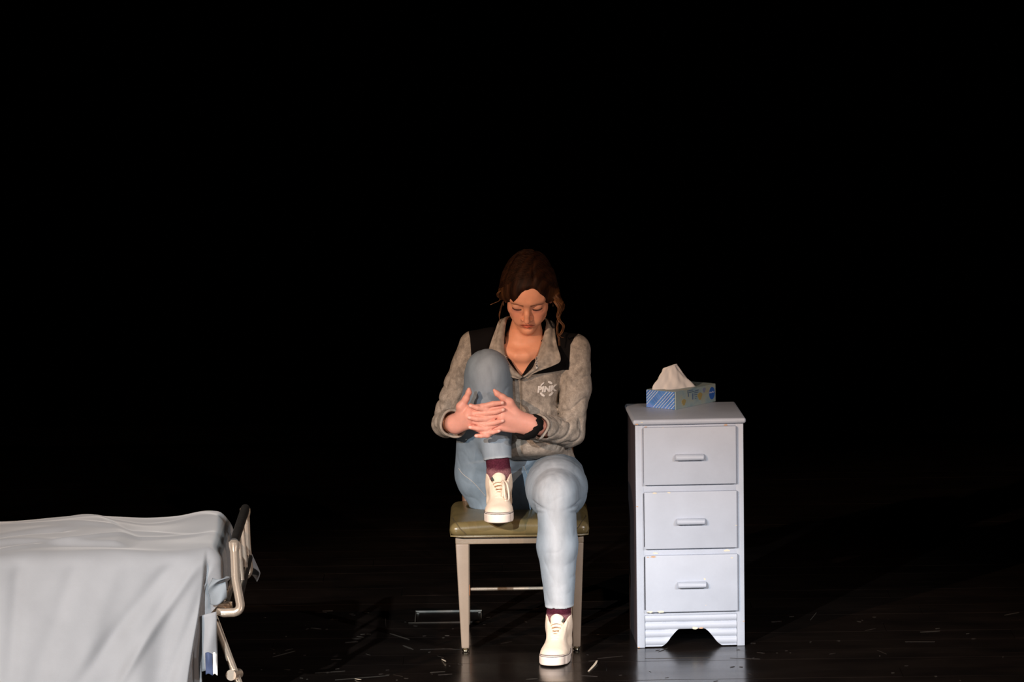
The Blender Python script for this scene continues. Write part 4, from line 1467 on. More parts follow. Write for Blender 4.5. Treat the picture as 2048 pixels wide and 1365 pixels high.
    S.chain([V3(at(1096, 580, 0.13)), V3(at(1110, 592, 0.115)), V3(at(1119, 606, 0.115)), V3(at(1122, 616, 0.12)), V3(at(1117, 630, 0.125))], [0.016, 0.014, 0.0105, 0.008, 0.005], 0.012)
    # the parting
    S.cone(H(0.022, 0.094, 0.088), H(0.018, -0.01, 0.132), 0.004, 0.003, 0.006, 's')

    def strands(P):
        q = hl(P)
        a = np.arctan2(q[:, 0] - 0.02, q[:, 2] + 0.16)
        s = np.where(q[:, 0] > 0.02, 1.0, -1.0)
        ph = q[:, 1] * 60 + a * 26
        n = vnoise(np.stack([ph * 0.55, q[:, 0] * 18, q[:, 2] * 14], 1), 3)
        n2 = vnoise(np.stack([ph * 2.2, q[:, 0] * 25, q[:, 2] * 20], 1), 5)
        return 0.0036 * (n - 0.5) + 0.0016 * (n2 - 0.5)
    S.disp(strands, S.lo, S.hi)
    hv, hf = S.mesh()
    q = hl(hv)
    a = np.arctan2(q[:, 0] - 0.02, q[:, 2] + 0.16)
    ph = q[:, 1] * 60 + a * 26
    st = 0.5 + 0.5 * np.sin(ph * 1.7 + 2 * np.sin(a * 7))
    hcol = np.array([0.020, 0.007, 0.003], np.float32) * (0.65 + 0.9 * st)[:, None]
    hcol = mixc(hcol, (0.16, 0.062, 0.022), 0.55 * sstep(np.abs(q[:, 0]), 0.05, 0.10) * (0.4 + 0.6 * st))
    hair = link_mesh('hair', hv - O, hf, M['hair'], pr, colors=hcol)

    htree = __import__('mathutils').bvhtree.BVHTree.FromPolygons([Vector(p) for p in hv], [tuple(x) for x in hf])
    rng = random.Random(21)
    mb = MB()
    for k in range(300):
        sx = -1 if k % 2 else 1
        f0 = rng.uniform(-0.085, 0.066)
        q = [(0.023 + 0.003 * sx, f0, 0.125 - 4.5 * max(0, f0 + 0.01) ** 2 * 1.6), (0.023 + sx * 0.035, f0 - 0.004 + rng.uniform(-0.006, 0.006), 0.098), (sx * 0.066, f0 * 0.75 - 0.012 + rng.uniform(-0.006, 0.006), 0.052), (sx * 0.083, f0 * 0.45 - 0.028, 0.008), (sx * 0.086, f0 * 0.2 - 0.055, -0.030 + rng.uniform(-0.012, 0.012))]
        P = []
        a0 = rng.uniform(0, 0.35)
        pts = smooth_path([Vector(H(*x)) for x in q], 5)
        pts = pts[int(a0 * len(pts)):int((0.7 + 0.3 * rng.random()) * len(pts))]
        for p in pts:
            h = htree.find_nearest(p)
            P.append(h[0] + h[1] * (0.0003 + 0.0012 * rng.random()) - org)
        if len(P) > 3:
            mb.tube(P, [0.0007 * math.sin(PI * (i + 0.6) / len(P)) + 0.0002 for i in range(len(P))], 4, caps=False)
    M['hair_strand'] = mat('brown_strand', (0.026, 0.0095, 0.0038), 0.6, noise=(50, 0.5, 2), spec=0.15)
    so = mb.build('strands', M['hair_strand'], hair, angle=180)
    so['kind'] = 'stuff'

    def lock(pts, r, n=6, thick=0.0009, wob=0.0, seed=0):
        """A lock of hair: several thin strands that wander about one line."""
        rng = random.Random(seed)
        mb = MB()
        base = smooth_path(pts, 7)
        m = len(base)
        for k in range(n):
            ox, oz, ph = rng.uniform(-1, 1) * r, rng.uniform(-1, 1) * r, rng.uniform(0, 6)
            P = []
            for i, p in enumerate(base):
                t = i / (m - 1)
                P.append(p + Vector((ox * (1 - 0.6 * t) + wob * math.sin(6 * t + ph), oz * (1 - 0.4 * t) + wob * math.cos(5 * t + ph), wob * 0.5 * math.sin(8 * t + ph))) - org)
            mb.tube(P, [thick * (1 - 0.75 * i / (m - 1)) + 0.0002 for i in range(m)], 5)
        o = mb.build('lock', M['hair_lock'], hair, angle=180)
        return o
    M['hair_lock'] = mat('light_brown_hair', (0.13, 0.052, 0.018), 0.45, noise=(60, 0.4, 2), spec=0.4)
    # curl hanging by the far cheek
    lock([at(1098, 584, 0.13), at(1112, 606, 0.10), at(1119, 618, 0.10), at(1116, 632, 0.11), at(1119, 642, 0.10), at(1127, 652, 0.10), at(1124, 664, 0.11), at(1118, 672, 0.115)], 0.0046, 40, thick=0.0007, wob=0.0022, seed=1)
    lock([at(1100, 590, 0.15), at(1117, 610, 0.13), at(1124, 614, 0.13), at(1117, 640, 0.14), at(1114, 662, 0.13), at(1117, 676, 0.12), at(1119, 692, 0.12)], 0.0035, 10, thick=0.0006, wob=0.0022, seed=2)
    lock([at(1096, 576, 0.12), at(1110, 594, 0.10), at(1121, 606, 0.11), at(1126, 612, 0.12), at(1120, 622, 0.13)], 0.0085, 50, wob=0.0018, seed=3)
    lock([at(1117, 668, 0.12), at(1122, 674, 0.12), at(1128, 676, 0.12)], 0.001, 2, seed=4)
    # wisps on the near side
    lock([at(1005, 590, 0.16), at(998, 602, 0.15), at(989, 606, 0.15), at(981, 610, 0.15)], 0.0022, 5, thick=0.0005, wob=0.001, seed=5)
    lock([at(1008, 600, 0.17), at(1001, 620, 0.16), at(998, 634, 0.16), at(1000, 650, 0.16)], 0.003, 4, thick=0.0004, wob=0.0015, seed=6)
    lock([at(1010, 580, 0.12), at(999, 584, 0.10), at(996, 592, 0.12), at(1003, 600, 0.14)], 0.005, 24, thick=0.0006, wob=0.0015, seed=7)
    # small hoop in the visible ear
    e0 = V3(H(0.079, 0.006, -0.038))
    ring = [Vector(e0 + np.array([0.002, 0.006 * math.cos(x), 0.007 * math.sin(x) - 0.006], np.float32)) - org for x in np.linspace(0, 2 * PI, 17)]
    MB().tube(ring, 0.0009, 6, caps=False).build('earring', M['nickel'], pr)
    e0 = V3(H(-0.079, 0.006, -0.038))
    ring = [Vector(e0 + np.array([-0.002, 0.006 * math.cos(x), 0.007 * math.sin(x) - 0.006], np.float32)) - org for x in np.linspace(0, 2 * PI, 17)]
    MB().tube(ring, 0.0009, 6, caps=False).build('earring', M['nickel'], pr)

    # ================================================================ pullover
    S = Sdf(0.0025)
    tt = [t for t in torso]
    tt[0] = (0.495, 0.030, 0.288, 0.188, 0.122)
    T0 = Sdf(S.vox)
    T0.loft(tt, 0.02)
    T0.ell((0.075, 0.175, 0.685), (0.105, 0.07, 0.080), 0.05)
    # hem: lower behind, riding up over the lap in front
    T0.op(lambda P: -(0.612 - 0.35 * (P[:, 1] - 0.15) - 0.085 * sstep(P[:, 0], 0.15, 0.21) - P[:, 2]) * 0.78, (-0.2, 0.0, 0.40), (0.28, 0.45, 0.70), 0.010, 's')
    S.sub(T0, 0.0)
    S.chain([sh_r + [0.055, 0, 0.012], sh_r], [0.050, 0.052], 0.03)
    S.chain([sh_l + [-0.055, 0, 0.012], sh_l], [0.050, 0.053], 0.03)
    cf_r = el_r + (wr_r - el_r) * 0.66
    cf_l = el_l + (wr_l - el_l) * 0.64
    md_l = (sh_l + el_l) / 2 + [0.012, 0.004, 0]
    md_r = (sh_r + el_r) / 2 + [-0.004, 0.01, 0]
    def sleeve(sh, md, el, wr, cf, rs_, r0):
        T = Sdf(S.vox)
        T.chain([sh, md, el], rs_[:3], 0.012)
        T.chain([el, cf], rs_[2:], 0.012)
        d = (wr - el) / np.linalg.norm(wr - el)
        T.cone(cf + d * 0.012, cf + d * 0.10, r0, r0 + 0.006, 0.003, 's')
        T.op(lambda P: -((P - cf - d * 0.030) @ d), cf + d * 0.03 - 0.075, cf + d * 0.03 + 0.085, 0.0, 's')
        S.sub(T, 0.003)
    sleeve(sh_r, md_r, el_r, wr_r, cf_r, [0.052, 0.050, 0.048, 0.046], 0.040)
    sleeve(sh_l, md_l, el_l, wr_l, cf_l, [0.053, 0.051, 0.050, 0.042], 0.035)
    # creases: bunched at the elbows and along the pushed-up forearms, slack diagonals on the body
    def folds(P):
        out = np.zeros(len(P), np.float32)
        for (s, e, w, sd) in ((sh_r, el_r, cf_r, 1), (sh_l, el_l, cf_l, 2)):
            for (p0, p1, lam, amp, c0, wd) in ((s, e, 0.042, 0.0085, 0.80, 0.50), (e, w, 0.026, 0.0080, 0.30, 0.75)):
                ab = p1 - p0
                Ln = np.linalg.norm(ab)
                ab = ab / Ln
                q = P - p0
                t = q @ ab
                rad = q - t[:, None] * ab
                dist = np.linalg.norm(rad, axis=1)
                m = np.nonzero((dist < 0.075) & (t > -0.03) & (t < Ln + 0.03))[0]
                if not len(m):
                    continue
                g = np.exp(-((t[m] / Ln - c0) / wd) ** 2) * sstep(0.075 - dist[m], 0, 0.02) * sstep(t[m], -0.03, 0.02) * sstep(Ln + 0.03 - t[m], 0.0, 0.03)
                dirn = rad[m] / (dist[m][:, None] + 1e-6)
                tt_ = t[m] / lam + 0.9 * (dirn[:, 0] * 0.8 + dirn[:, 2] * 0.6)
                n = ridge(np.stack([tt_, dirn[:, 0] * 1.1 + 5 * sd, dirn[:, 1] * 1.1 + dirn[:, 2] * 0.8], 1), sd)
                out[m] += amp * g * (n ** 3 - 0.25)
        m = np.nonzero((np.abs(P[:, 0] - 0.036) < 0.205) & (P[:, 1] < 0.30))[0]
        if len(m):
            Q = P[m]
            e = sstep(0.205 - np.abs(Q[:, 0] - 0.036), 0.0, 0.05)
            n = ridge(np.stack([(Q[:, 2] * 0.85 + Q[:, 0] * 0.45) / 0.055, (Q[:, 0] - Q[:, 2] * 0.5) / 0.14, Q[:, 1] / 0.2], 1), 9)
            out[m] += e * 0.0055 * (n ** 2 - 0.35) * (0.35 + 0.65 * np.exp(-((Q[:, 2] - 0.66) / 0.10) ** 2))
        return out
    S.disp(folds, S.lo, S.hi)
    # opening of the unzipped neck: a wedge cut through the front
    vb = A(1042, 757, 0.10)

    def wedge(P):
        z = P[:, 2] - vb[2]
        x = P[:, 0] - (vb[0] + 0.02 * np.clip(z, 0, 0.1))
        hw = np.interp(z, [0, 0.05, 0.10, 0.16], [0.0, 0.030, 0.048, 0.056]).astype(np.float32)
        return np.maximum(np.maximum((np.abs(x) - hw) * 0.85, -z), P[:, 1] - 0.205)
    S.op(wedge, vb + [-0.09, -0.1, 0], vb + [0.10, 0.12, 0.22], 0.004, 's')
    # neck hole
    S.cone(neck0 + [0, 0.0, -0.015], neck0 + [0, -0.02, 0.12], 0.060, 0.074, 0.004, 's')
    v, f = S.mesh()
    grey = np.array([0.330, 0.284, 0.242], np.float32)
    rs = np.random.RandomState(2)
    c = np.tile(grey, (len(v), 1)) * (1 + 0.10 * rs.randn(len(v), 1).astype(np.float32))
    # black yoke over shoulders and upper chest, edged by the sleeve seams
    zl = A(1138, 742, 0.13)[2]
    sl = np.interp(v[:, 2], [zl, A(1141, 690, 0.15)[2], A(1150, 674, 0.17)[2], A(1166, 664, 0.19)[2]], [A(1138, 742, 0.13)[0], A(1141, 690, 0.15)[0], A(1150, 674, 0.17)[0], A(1166, 664, 0.19)[0]])
    sr = np.interp(v[:, 2], [A(941, 720, 0.15)[2], A(941, 690, 0.15)[2], A(940, 676, 0.17)[2], A(936, 655, 0.19)[2]], [A(943, 720, 0.15)[0], A(941, 690, 0.15)[0], A(940, 676, 0.17)[0], A(935, 655, 0.19)[0]])
    zy = zl - 0.012 * np.clip((A(1138, 742, 0.13)[0] - v[:, 0]) / 0.15, 0, 1.5)
    yoke = np.minimum(np.minimum(v[:, 2] - zy, sl - v[:, 0]), v[:, 0] - sr).astype(np.float32) * 100
    # dark seam down the zip below the opening, armhole seam
    zp = np.exp(-((v[:, 0] - vb[0]) / 0.004) ** 2) * (v[:, 2] < vb[2]) * (v[:, 2] > 0.62) * (v[:, 1] < 0.2)
    c = mixc(c, (0.14, 0.11, 0.08), 0.75 * zp)
    pull = link_mesh('pullover', v - O, f, M['sweat_yoke'], pr, colors=np.concatenate([c, yoke[:, None]], 1))
    from mathutils.bvhtree import BVHTree
    tree = BVHTree.FromPolygons([Vector(p) for p in v], [tuple(x) for x in f])

    def on_front(px, py, lift=0.0012):
        """The point of the pullover's front under a seam or print position."""
        a = at(px, py, -0.6)
        d = (a - CAM_POS).normalized()
        h = tree.ray_cast(a, d, 3.0)
        p = h[0] if h[0] is not None else at(px, py, 0.13)
        return p - d * lift
    # collar: grey, standing at the neck and folded open on the chest
    inner = [(1046, 756, .098), (1030, 741, .100), (1015, 720, .108), (1009, 700, .122), (1009, 672, .140), (1012, 648, .165), (1017, 636, .200), (1030, 632, .250),
             (1052, 630, .268), (1074, 632, .252), (1090, 640, .205), (1092, 652, .170), (1086, 676, .140), (1078, 702, .120), (1071, 722, .108), (1064, 738, .098), (1046, 756, .096)]
    outer = [(1040, 760, .096), (1012, 752, .088), (990, 738, .088), (975, 716, .098), (980, 690, .120), (990, 662, .150), (1000, 640, .185), (1024, 641, .290),
             (1052, 642, .305), (1082, 642, .290), (1106, 644, .200), (1110, 662, .165), (1114, 690, .130), (1122, 721, .100), (1104, 733, .090), (1080, 742, .088), (1050, 756, .093)]
    I = smooth_path([at(*p) for p in inner], 5)
    Oo = smooth_path([at(*p) for p in outer], 5)
    nI, nj = len(I), 10
    V = []
    for i in range(nI):
        for j in range(nj + 1):
            t = j / nj
            p = I[i].lerp(Oo[i], t)
            roll = 0.010 * math.sin(PI * min(1, t * 1.5)) ** 1.0
            p = p + Vector((0, -roll, roll * 0.4))
            V.append(p - org)
    Fq = [(i * (nj + 1) + j, (i + 1) * (nj + 1) + j, (i + 1) * (nj + 1) + j + 1, i * (nj + 1) + j + 1) for i in range(nI - 1) for j in range(nj)]
    cc = np.tile(grey * 0.98, (len(V), 1)) * (1 + 0.10 * rs.randn(len(V), 1).astype(np.float32))
    col = link_mesh('collar', np.array([p[:] for p in V]), np.array(Fq), M['sweat'], pull, colors=cc)
    sm = col.modifiers.new('thickness', 'SOLIDIFY')
    sm.thickness = 0.004
    sm.offset = 0
    col.modifiers.new('soften', 'SUBSURF').levels = 1
    col.modifiers['soften'].render_levels = 1
    # black facing seen inside the open front
    for name, ptsA, ptsB in (('facing', [(1014, 716, .120), (1018, 724, .115), (1030, 742, .107), (1040, 752, .103)], [(1016, 716, .126), (1022, 726, .123), (1034, 742, .114), (1041, 751, .108)]),
                             ('facing', [(1072, 718, .118), (1069, 726, .114), (1060, 741, .106), (1048, 752, .102)], [(1069, 718, .126), (1063, 727, .123), (1056, 740, .114), (1046, 751, .107)])):
        a_, b_ = smooth_path([at(*p) for p in ptsA], 4), smooth_path([at(*p) for p in ptsB], 4)
        V = [p - org for pair in zip(a_, b_) for p in pair]
        o = MB().add(V, [(2 * i, 2 * i + 1, 2 * i + 3, 2 * i + 2) for i in range(len(a_) - 1)]).build(name, M['black_knit'], pull, angle=180)
        o.modifiers.new('thickness', 'SOLIDIFY').thickness = 0.002
    # white zip tapes with dark lettering
    ctree = BVHTree.FromPolygons([Vector(p.co) + org for p in col.data.vertices], [tuple(p.vertices) for p in col.data.polygons])

    def on_collar(px, py, lift):
        a = at(px, py, -0.6)
        d = (a - CAM_POS).normalized()
        h = ctree.ray_cast(a, d, 3.0)
        p = h[0] if h[0] is not None else on_front(px, py, 0)
        return p - d * lift
    for (pts, w, word) in (([(1073, 714), (1072, 722), (1073, 731), (1074, 738)], 3.6, True), ([(1011, 710), (1014, 718), (1014, 726), (1018, 733)], 3.0, True)):
        P = smooth_path([Vector((p[0], p[1], 0)) for p in pts], 4)
        V = []
        for i, p in enumerate(P):
            t = (P[min(i + 1, len(P) - 1)] - P[max(i - 1, 0)]).normalized()
            s = Vector((-t.y, t.x, 0)) * w
            for k in (-1, 1):
                V.append(on_collar(p.x + s.x * k * 0.5, p.y + s.y * k * 0.5, 0.0045) - org)
        tp = MB().add(V, [(2 * i, 2 * i + 1, 2 * i + 3, 2 * i + 2) for i in range(len(P) - 1)]).build('zip_tape', M['tape'], pull, angle=180)
        tp.modifiers.new('thickness', 'SOLIDIFY').thickness = 0.0012
        vs, fs = text_mesh('PINK', 5.6, bold=0.10)
        Q0, Q1 = Vector((pts[0][0], pts[0][1], 0)), Vector((pts[-1][0], pts[-1][1], 0))
        dv = (Q1 - Q0)
        ln = dv.length
        dv.normalize()
        nv_ = Vector((-dv.y, dv.x, 0))
        tv = []
        ww = max(abs(x.x) for x in vs)
        for x in vs:
            a2 = (x.x / ww * 0.5 + 0.5) * ln * 0.92
            p = Q0 + dv * a2
            k = min(range(len(P)), key=lambda i: (P[i] - p).length)
            cpt = P[k] + dv * (p - P[k]).dot(dv)
            p2 = cpt - nv_ * x.y * 0.8
            tv.append(on_collar(p2.x, p2.y, 0.0068) - org)
        MB().add(tv, fs).build('tape_lettering', M['black_knit'], tp, smooth=False)
    # chest print: four letters over a broken ring
    lg = MB()
    vs, fs = text_mesh('PINK', 21, bold=1.35, spacing=1.04)
    wd = max(x.x for x in vs) - min(x.x for x in vs)
    k = 39.0 / wd

    def put(x, y):
        X, Yp = x, y
        return on_front(1093.5 + X, 778.5 - Yp - 0.09 * X, 0.0016) - org
    tv = []
    for x in vs:
        X = x.x * k
        Y2 = x.y * k * 1.05 * (1 - 0.12 * math.cos(X / 20 * PI * 0.5)) - 1.2 * math.sin((X + 20) / 40 * PI)
        tv.append(put(X + Y2 * 0.12, Y2 + 0.5))
    lg.add(tv, fs)
    for (a0, a1, w0) in ((112, 152, 2.6), (42, 80, 4.6), (205, 252, 4.4), (288, 332, 4.2)):
        n = 10
        V, Fq = [], []
        for i in range(n + 1):
            an = math.radians(a0 + (a1 - a0) * i / n)
            w = w0 * (0.55 + 0.45 * math.sin(PI * (i + 0.7) / (n + 1.4)))
            for rr in (14.2 - w / 2, 14.2 + w / 2):
                V.append(put(rr * math.cos(an) * 0.98, rr * math.sin(an)))
        Fq = [(2 * i, 2 * i + 1, 2 * i + 3, 2 * i + 2) for i in range(n)]
        lg.add(V, Fq)
    lo = lg.build('chest_print', M['print'], pull, smooth=False)
    lo.modifiers.new('thickness', 'SOLIDIFY').thickness = 0.0006
    # turned cuff rims
    for (e, w, cf, r0) in ((el_r, wr_r, cf_r, 0.0425), (el_l, wr_l, cf_l, 0.0375)):
        d = Vector((w - e) / np.linalg.norm(w - e))
        c0 = Vector(cf) + d * 0.028
        uu = d.cross(Vector((0, 0, 1))).normalized()
        vv = d.cross(uu)
        ring = [c0 + (uu * math.cos(x) + vv * math.sin(x)) * (r0 + 0.0018 * math.sin(4 * x)) + d * 0.003 * math.sin(3 * x + 1) - org for x in np.linspace(0, 2 * PI, 41)]
        o = MB().tube(ring, 0.0045, 8, caps=False).build('cuff', M['sweat'], pull, angle=180)
        ca = o.data.color_attributes.new('Col', 'FLOAT_COLOR', 'POINT')
        ca.data.foreach_set('color', np.tile(np.array([*(grey * 1.1), 1], np.float32), len(o.data.vertices)))

    # ================================================================ jeans
    S = Sdf(0.0032)
    S.loft([(0.430, 0.030, 0.275, 0.175, 0.115), (0.50, 0.030, 0.285, 0.182, 0.118), (0.56, 0.030, 0.285, 0.180, 0.116)], 0.02)
    S.ell((0.03, 0.285, 0.52), (0.150, 0.110, 0.085), 0.03)
    mid_l = A(1113, 975, 0.08)
    S.chain([hip_l, mid_l], [0.094, 0.094], 0.02)
    S.chain([mid_l, kn_l + [0.002, 0.130, -0.014], kn_l + [0.001, 0.062, -0.010]], [0.0925, 0.091, 0.076], 0.03)
    cal_l = kn_l + (an_l - kn_l) * 0.40 + [0, 0.016, 0]
    hem_l = A(1119, 1211, -0.088)
    S.ell(hip_r + [0, 0.01, -0.028], (0.090, 0.10, 0.085), 0.03)
    S.chain([hip_r, (hip_r + kn_r) / 2 + [0.0, 0.0, 0], kn_r + [0.002, 0.030, -0.030]], [0.092, 0.091, 0.074], 0.02)
    S.cone(kn_r + [0.002, 0.02, -0.02], kn_r, 0.069, 0.0615, 0.02)
    cal_r = kn_r + (an_r - kn_r) * 0.40 + [0.004, 0.028, 0]
    hem_r = A(995, 918, 0.085)
    for (kn, cal, hm, rr_) in ((kn_l + [0, 0.004, -0.006], cal_l, hem_l, [0.0615, 0.0625, 0.0460]), (kn_r, cal_r, hem_r, [0.061, 0.058, 0.0465])):
        T = Sdf(S.vox)
        T.chain([kn, cal, hm], rr_, 0.02)
        d = (hm - cal) / np.linalg.norm(hm - cal)
        T.cone(hm - d * 0.004, hm + d * 0.08, 0.0375, 0.0375, 0.002, 's')
        T.op(lambda P, c=hm + d * 0.004, d=d: -(P - c) @ d, hm - 0.07, hm + 0.07, 0.0, 's')
        S.sub(T, 0.036)

    def jfold(P):
        out = np.zeros(len(P), np.float32)
        # short creases nipped in at both sides behind the bent knee
        for sx in (-1, 1):
            q = P - (kn_l + [sx * 0.056, 0.012, -0.046])
            g = np.exp(-(q[:, 0] / 0.032) ** 2 - (q[:, 1] / 0.05) ** 2)
            out += 0.0075 * g * (np.exp(-((q[:, 2] - 0.004 - 0.25 * sx * q[:, 0]) / 0.0055) ** 2) + 0.6 * np.exp(-((q[:, 2] + 0.018 + 0.3 * sx * q[:, 0]) / 0.005) ** 2))
        # slack lengthwise and slanting wrinkles
        n = ridge(np.stack([P[:, 0] / 0.045 + P[:, 2] / 0.09, P[:, 1] / 0.09, (P[:, 2] - 0.4 * P[:, 0]) / 0.055], 1), 4)
        out += 0.0016 * (n ** 4 - 0.2)
        for hm in (hem_l, hem_r):
            q = P - hm
            g = np.exp(-(q[:, 2] / 0.055) ** 2) * (np.abs(q[:, 0]) < 0.07) * (np.abs(q[:, 1]) < 0.08)
            n = ridge(np.stack([q[:, 2] / 0.020 + q[:, 0] / 0.05, q[:, 0] / 0.08, q[:, 1] / 0.08], 1), 6)
            out += 0.0022 * g * (n ** 3 - 0.2)
        return out
    S.disp(jfold, S.lo, S.hi)
    PRESS.append(S)
    v, f = S.mesh()
    den = np.array([0.208, 0.268, 0.330], np.float32)
    c = np.tile(den, (len(v), 1))

    def near(cen, rx):
        return np.exp(-((((v - cen) / rx) ** 2).sum(1)))
    fade = np.clip(0.9 * near(kn_l + [-0.02, -0.02, 0.01], (0.055, 0.10, 0.07)) + 0.9 * near(mid_l + [-0.01, -0.08, 0.06], (0.08, 0.16, 0.09)) + 0.85 * near((kn_l + an_l) / 2 + [0, -0.05, 0], (0.065, 0.10, 0.20)) + 0.5 * near(kn_r + [0, -0.05, 0.0], (0.05, 0.10, 0.08)) + 0.45 * near(hem_r + [0, -0.04, 0.03], (0.06, 0.08, 0.07)), 0, 1)
    axx = np.interp(v[:, 2], [hem_l[2], kn_l[2]], [hem_l[0], kn_l[0]])
    col_ = np.exp(-((v[:, 0] - axx + 0.004) / 0.043) ** 2) * (v[:, 1] < kn_l[1] + 0.06) * sstep(kn_l[2] + 0.085 - v[:, 2], 0.0, 0.06) * (v[:, 0] > 0.0)
    fade = np.clip(np.maximum(fade * 0.8, col_ * 0.95), 0, 1)
    c = mixc(c, (0.50, 0.505, 0.525), fade * 0.85)
    rim = np.clip(np.exp(-((v[:, 2] - hem_l[2]) / 0.005) ** 2) * (v[:, 1] < 0.0) * (v[:, 2] < 0.25) + np.exp(-(((v - hem_r) @ ((hem_r - cal_r) / np.linalg.norm(hem_r - cal_r))) / 0.004) ** 2) * near(hem_r, (0.08, 0.08, 0.08)), 0, 1)
    c = mixc(c, (0.52, 0.55, 0.58), rim * 0.7)
    jn = link_mesh('jeans', v - O, f, M['denim'], pr, colors=c)
    tree = BVHTree.FromPolygons([Vector(p) for p in v], [tuple(x) for x in f])
    M['stitch'] = mat('pale_stitching', (0.50, 0.44, 0.38), 0.8)
    for path in ([(1047, 931), (1053, 946), (1064, 969), (1073, 986), (1074, 1002), (1077, 1018)], [(917, 937), (926, 949), (945, 964), (960, 980), (972, 994)]):
        pts = []
        for p in smooth_path([Vector((x, y, 0)) for x, y in path], 5):
            a_ = at(p.x, p.y, -0.8)
            d_ = (a_ - CAM_POS).normalized()
            h = tree.ray_cast(a_, d_, 3.0)
            if h[0] is not None and (not pts or (h[0] - org - pts[-1]).length < 0.05):
                pts.append(h[0] - d_ * 0.0002 - org)
        if len(pts) > 3:
            MB().tube(pts, 0.0008, 6).build('seam', M['stitch'], jn, angle=180)

    # ================================================================ socks and shoes
    def shoe(ankle_sole, yaw, pitch, name_seed, loop):
        """Local axes: r to the picture's right, f forward out of the toe, u up; origin on the sole under the ankle."""
        cy, sy = math.cos(yaw), math.sin(yaw)
        Fv = np.array([sy, -cy, 0], np.float32)
        Rv = np.array([cy, sy, 0], np.float32)
        Uv = np.array([0, 0, 1], np.float32)
        cp, sp = math.cos(pitch), math.sin(pitch)
        Fv, Uv = Fv * cp - Uv * sp, Uv * cp + Fv * sp
        base = np.array(ankle_sole, np.float32)
        X = np.stack([Rv, Fv, Uv])

        def W(r, f, u):
            return base + Rv * r + Fv * f + Uv * u

        def loc(P):
            return (P - base) @ X.T
        t = Sdf(0.0022)
        t.ell(W(0, 0.055, 0.032), (0.0435, 0.083, 0.027), 0.02, axes=X)
        t.ell(W(-0.002, 0.110, 0.033), (0.0415, 0.049, 0.026), 0.02, axes=X)
        t.ell(W(0, -0.040, 0.045), (0.036, 0.045, 0.045), 0.02, axes=X)
        t.cone(W(0, -0.010, 0.05), W(0, -0.016, 0.100), 0.040, 0.0385, 0.02)
        t.cone(W(0, -0.016, 0.100), W(0, -0.018, 0.150), 0.0385, 0.0425, 0.02)
        t.cone(W(0, 0.018, 0.100), W(0, 0.085, 0.044), 0.034, 0.030, 0.022)
        # eyelet stays stand proud down the front
        for sx in (-1, 1):
            t.chain([W(sx * 0.028, 0.024, 0.116), W(sx * 0.024, 0.046, 0.094), W(sx * 0.020, 0.080, 0.068)], [0.0052, 0.0052, 0.0052], 0.004)
        # panel line over the toes
        for i in range(8):
            a0, a1 = -1.1 + 2.2 * i / 8, -1.1 + 2.2 * (i + 1) / 8
            t.cone(W(0.043 * math.sin(a0), 0.098 + 0.012 * math.cos(a0), 0.0555 - 0.026 * (1 - math.cos(a0))), W(0.043 * math.sin(a1), 0.098 + 0.012 * math.cos(a1), 0.0555 - 0.026 * (1 - math.cos(a1))), 0.0022, 0.0022, 0.004)
        # opening: hollow shaft, sloped top line, V down the front
        t.cone(W(0, -0.018, 0.100), W(0, -0.020, 0.180), 0.0345, 0.038, 0.003, 's')

        t.op(lambda P: 0.132 + 0.10 * np.abs(loc(P)[:, 0]) - loc(P)[:, 2], W(0, 0, 0.16) - 0.09, W(0, 0, 0.16) + 0.09, 0.003, 's')

        def vee(P):
            q = loc(P)
            hw = np.interp(q[:, 2], [0.090, 0.132], [0.006, 0.033]).astype(np.float32)
            return np.maximum(np.maximum(np.abs(q[:, 0]) - hw, 0.090 - q[:, 2]), -q[:, 1] - 0.0)
        t.op(vee, W(0, 0.03, 0.13) - 0.06, W(0, 0.03, 0.13) + 0.06, 0.004, 's')
        # flat underside sits in the rubber
        t.op(lambda P: loc(P)[:, 2] - 0.022, base - 0.2, W(0, 0, 0.0) + 0.2, 0.0, 's')
        v, f = t.mesh()
        nm = 'shoe'
        sh_e = link_mesh(nm, v - O, f, M['canvas'], pr)
        # tongue
        V = []
        n1, n2 = 12, 10
        for i in range(n1 + 1):
            a = i / n1
            z = 0.080 + 0.066 * a
            fc = 0.052 - 0.032 * a + 0.008 * a * a
            hw = 0.018 + 0.005 * a - 0.012 * max(0, a - 0.8) * 5 * max(0, a - 0.8) * 5 * 0.6
            for j in range(n2 + 1):
                b = j / n2 * 2 - 1
                V.append(W(b * hw, fc - 0.010 * b * b + (0.010 * a * a), z - 0.006 * b * b * a) - O)
        Fq = [(i * (n2 + 1) + j, (i + 1) * (n2 + 1) + j, (i + 1) * (n2 + 1) + j + 1, i * (n2 + 1) + j + 1) for i in range(n1) for j in range(n2)]
        tg = MB().add(V, Fq).build('tongue', M['canvas'], sh_e, angle=180)
        tg.modifiers.new('thickness', 'SOLIDIFY').thickness = 0.004
        # sole: outline of the foot, extruded, with the dark foxing line at its upper edge
        s = Sdf(0.0022)

        def foot2(P):
            q = loc(P)
            d = np.full(len(P), 9.0, np.float32)
            cs = ((0.0, -0.058, 0.035), (0.0, -0.015, 0.0365), (0.0, 0.030, 0.0425), (-0.001, 0.070, 0.0468), (-0.002, 0.105, 0.0460), (-0.003, 0.128, 0.0400))
            for (c0, c1) in zip(cs[:-1], cs[1:]):
                ab = np.array([c1[0] - c0[0], c1[1] - c0[1]], np.float32)
                t_ = np.clip(((q[:, 0] - c0[0]) * ab[0] + (q[:, 1] - c0[1]) * ab[1]) / (ab @ ab), 0, 1)
                dd = np.hypot(q[:, 0] - c0[0] - t_ * ab[0], q[:, 1] - c0[1] - t_ * ab[1]) - (c0[2] + (c1[2] - c0[2]) * t_)
                d = np.minimum(d, dd)
            toe = 0.010 * sstep(q[:, 1], 0.09, 0.17)
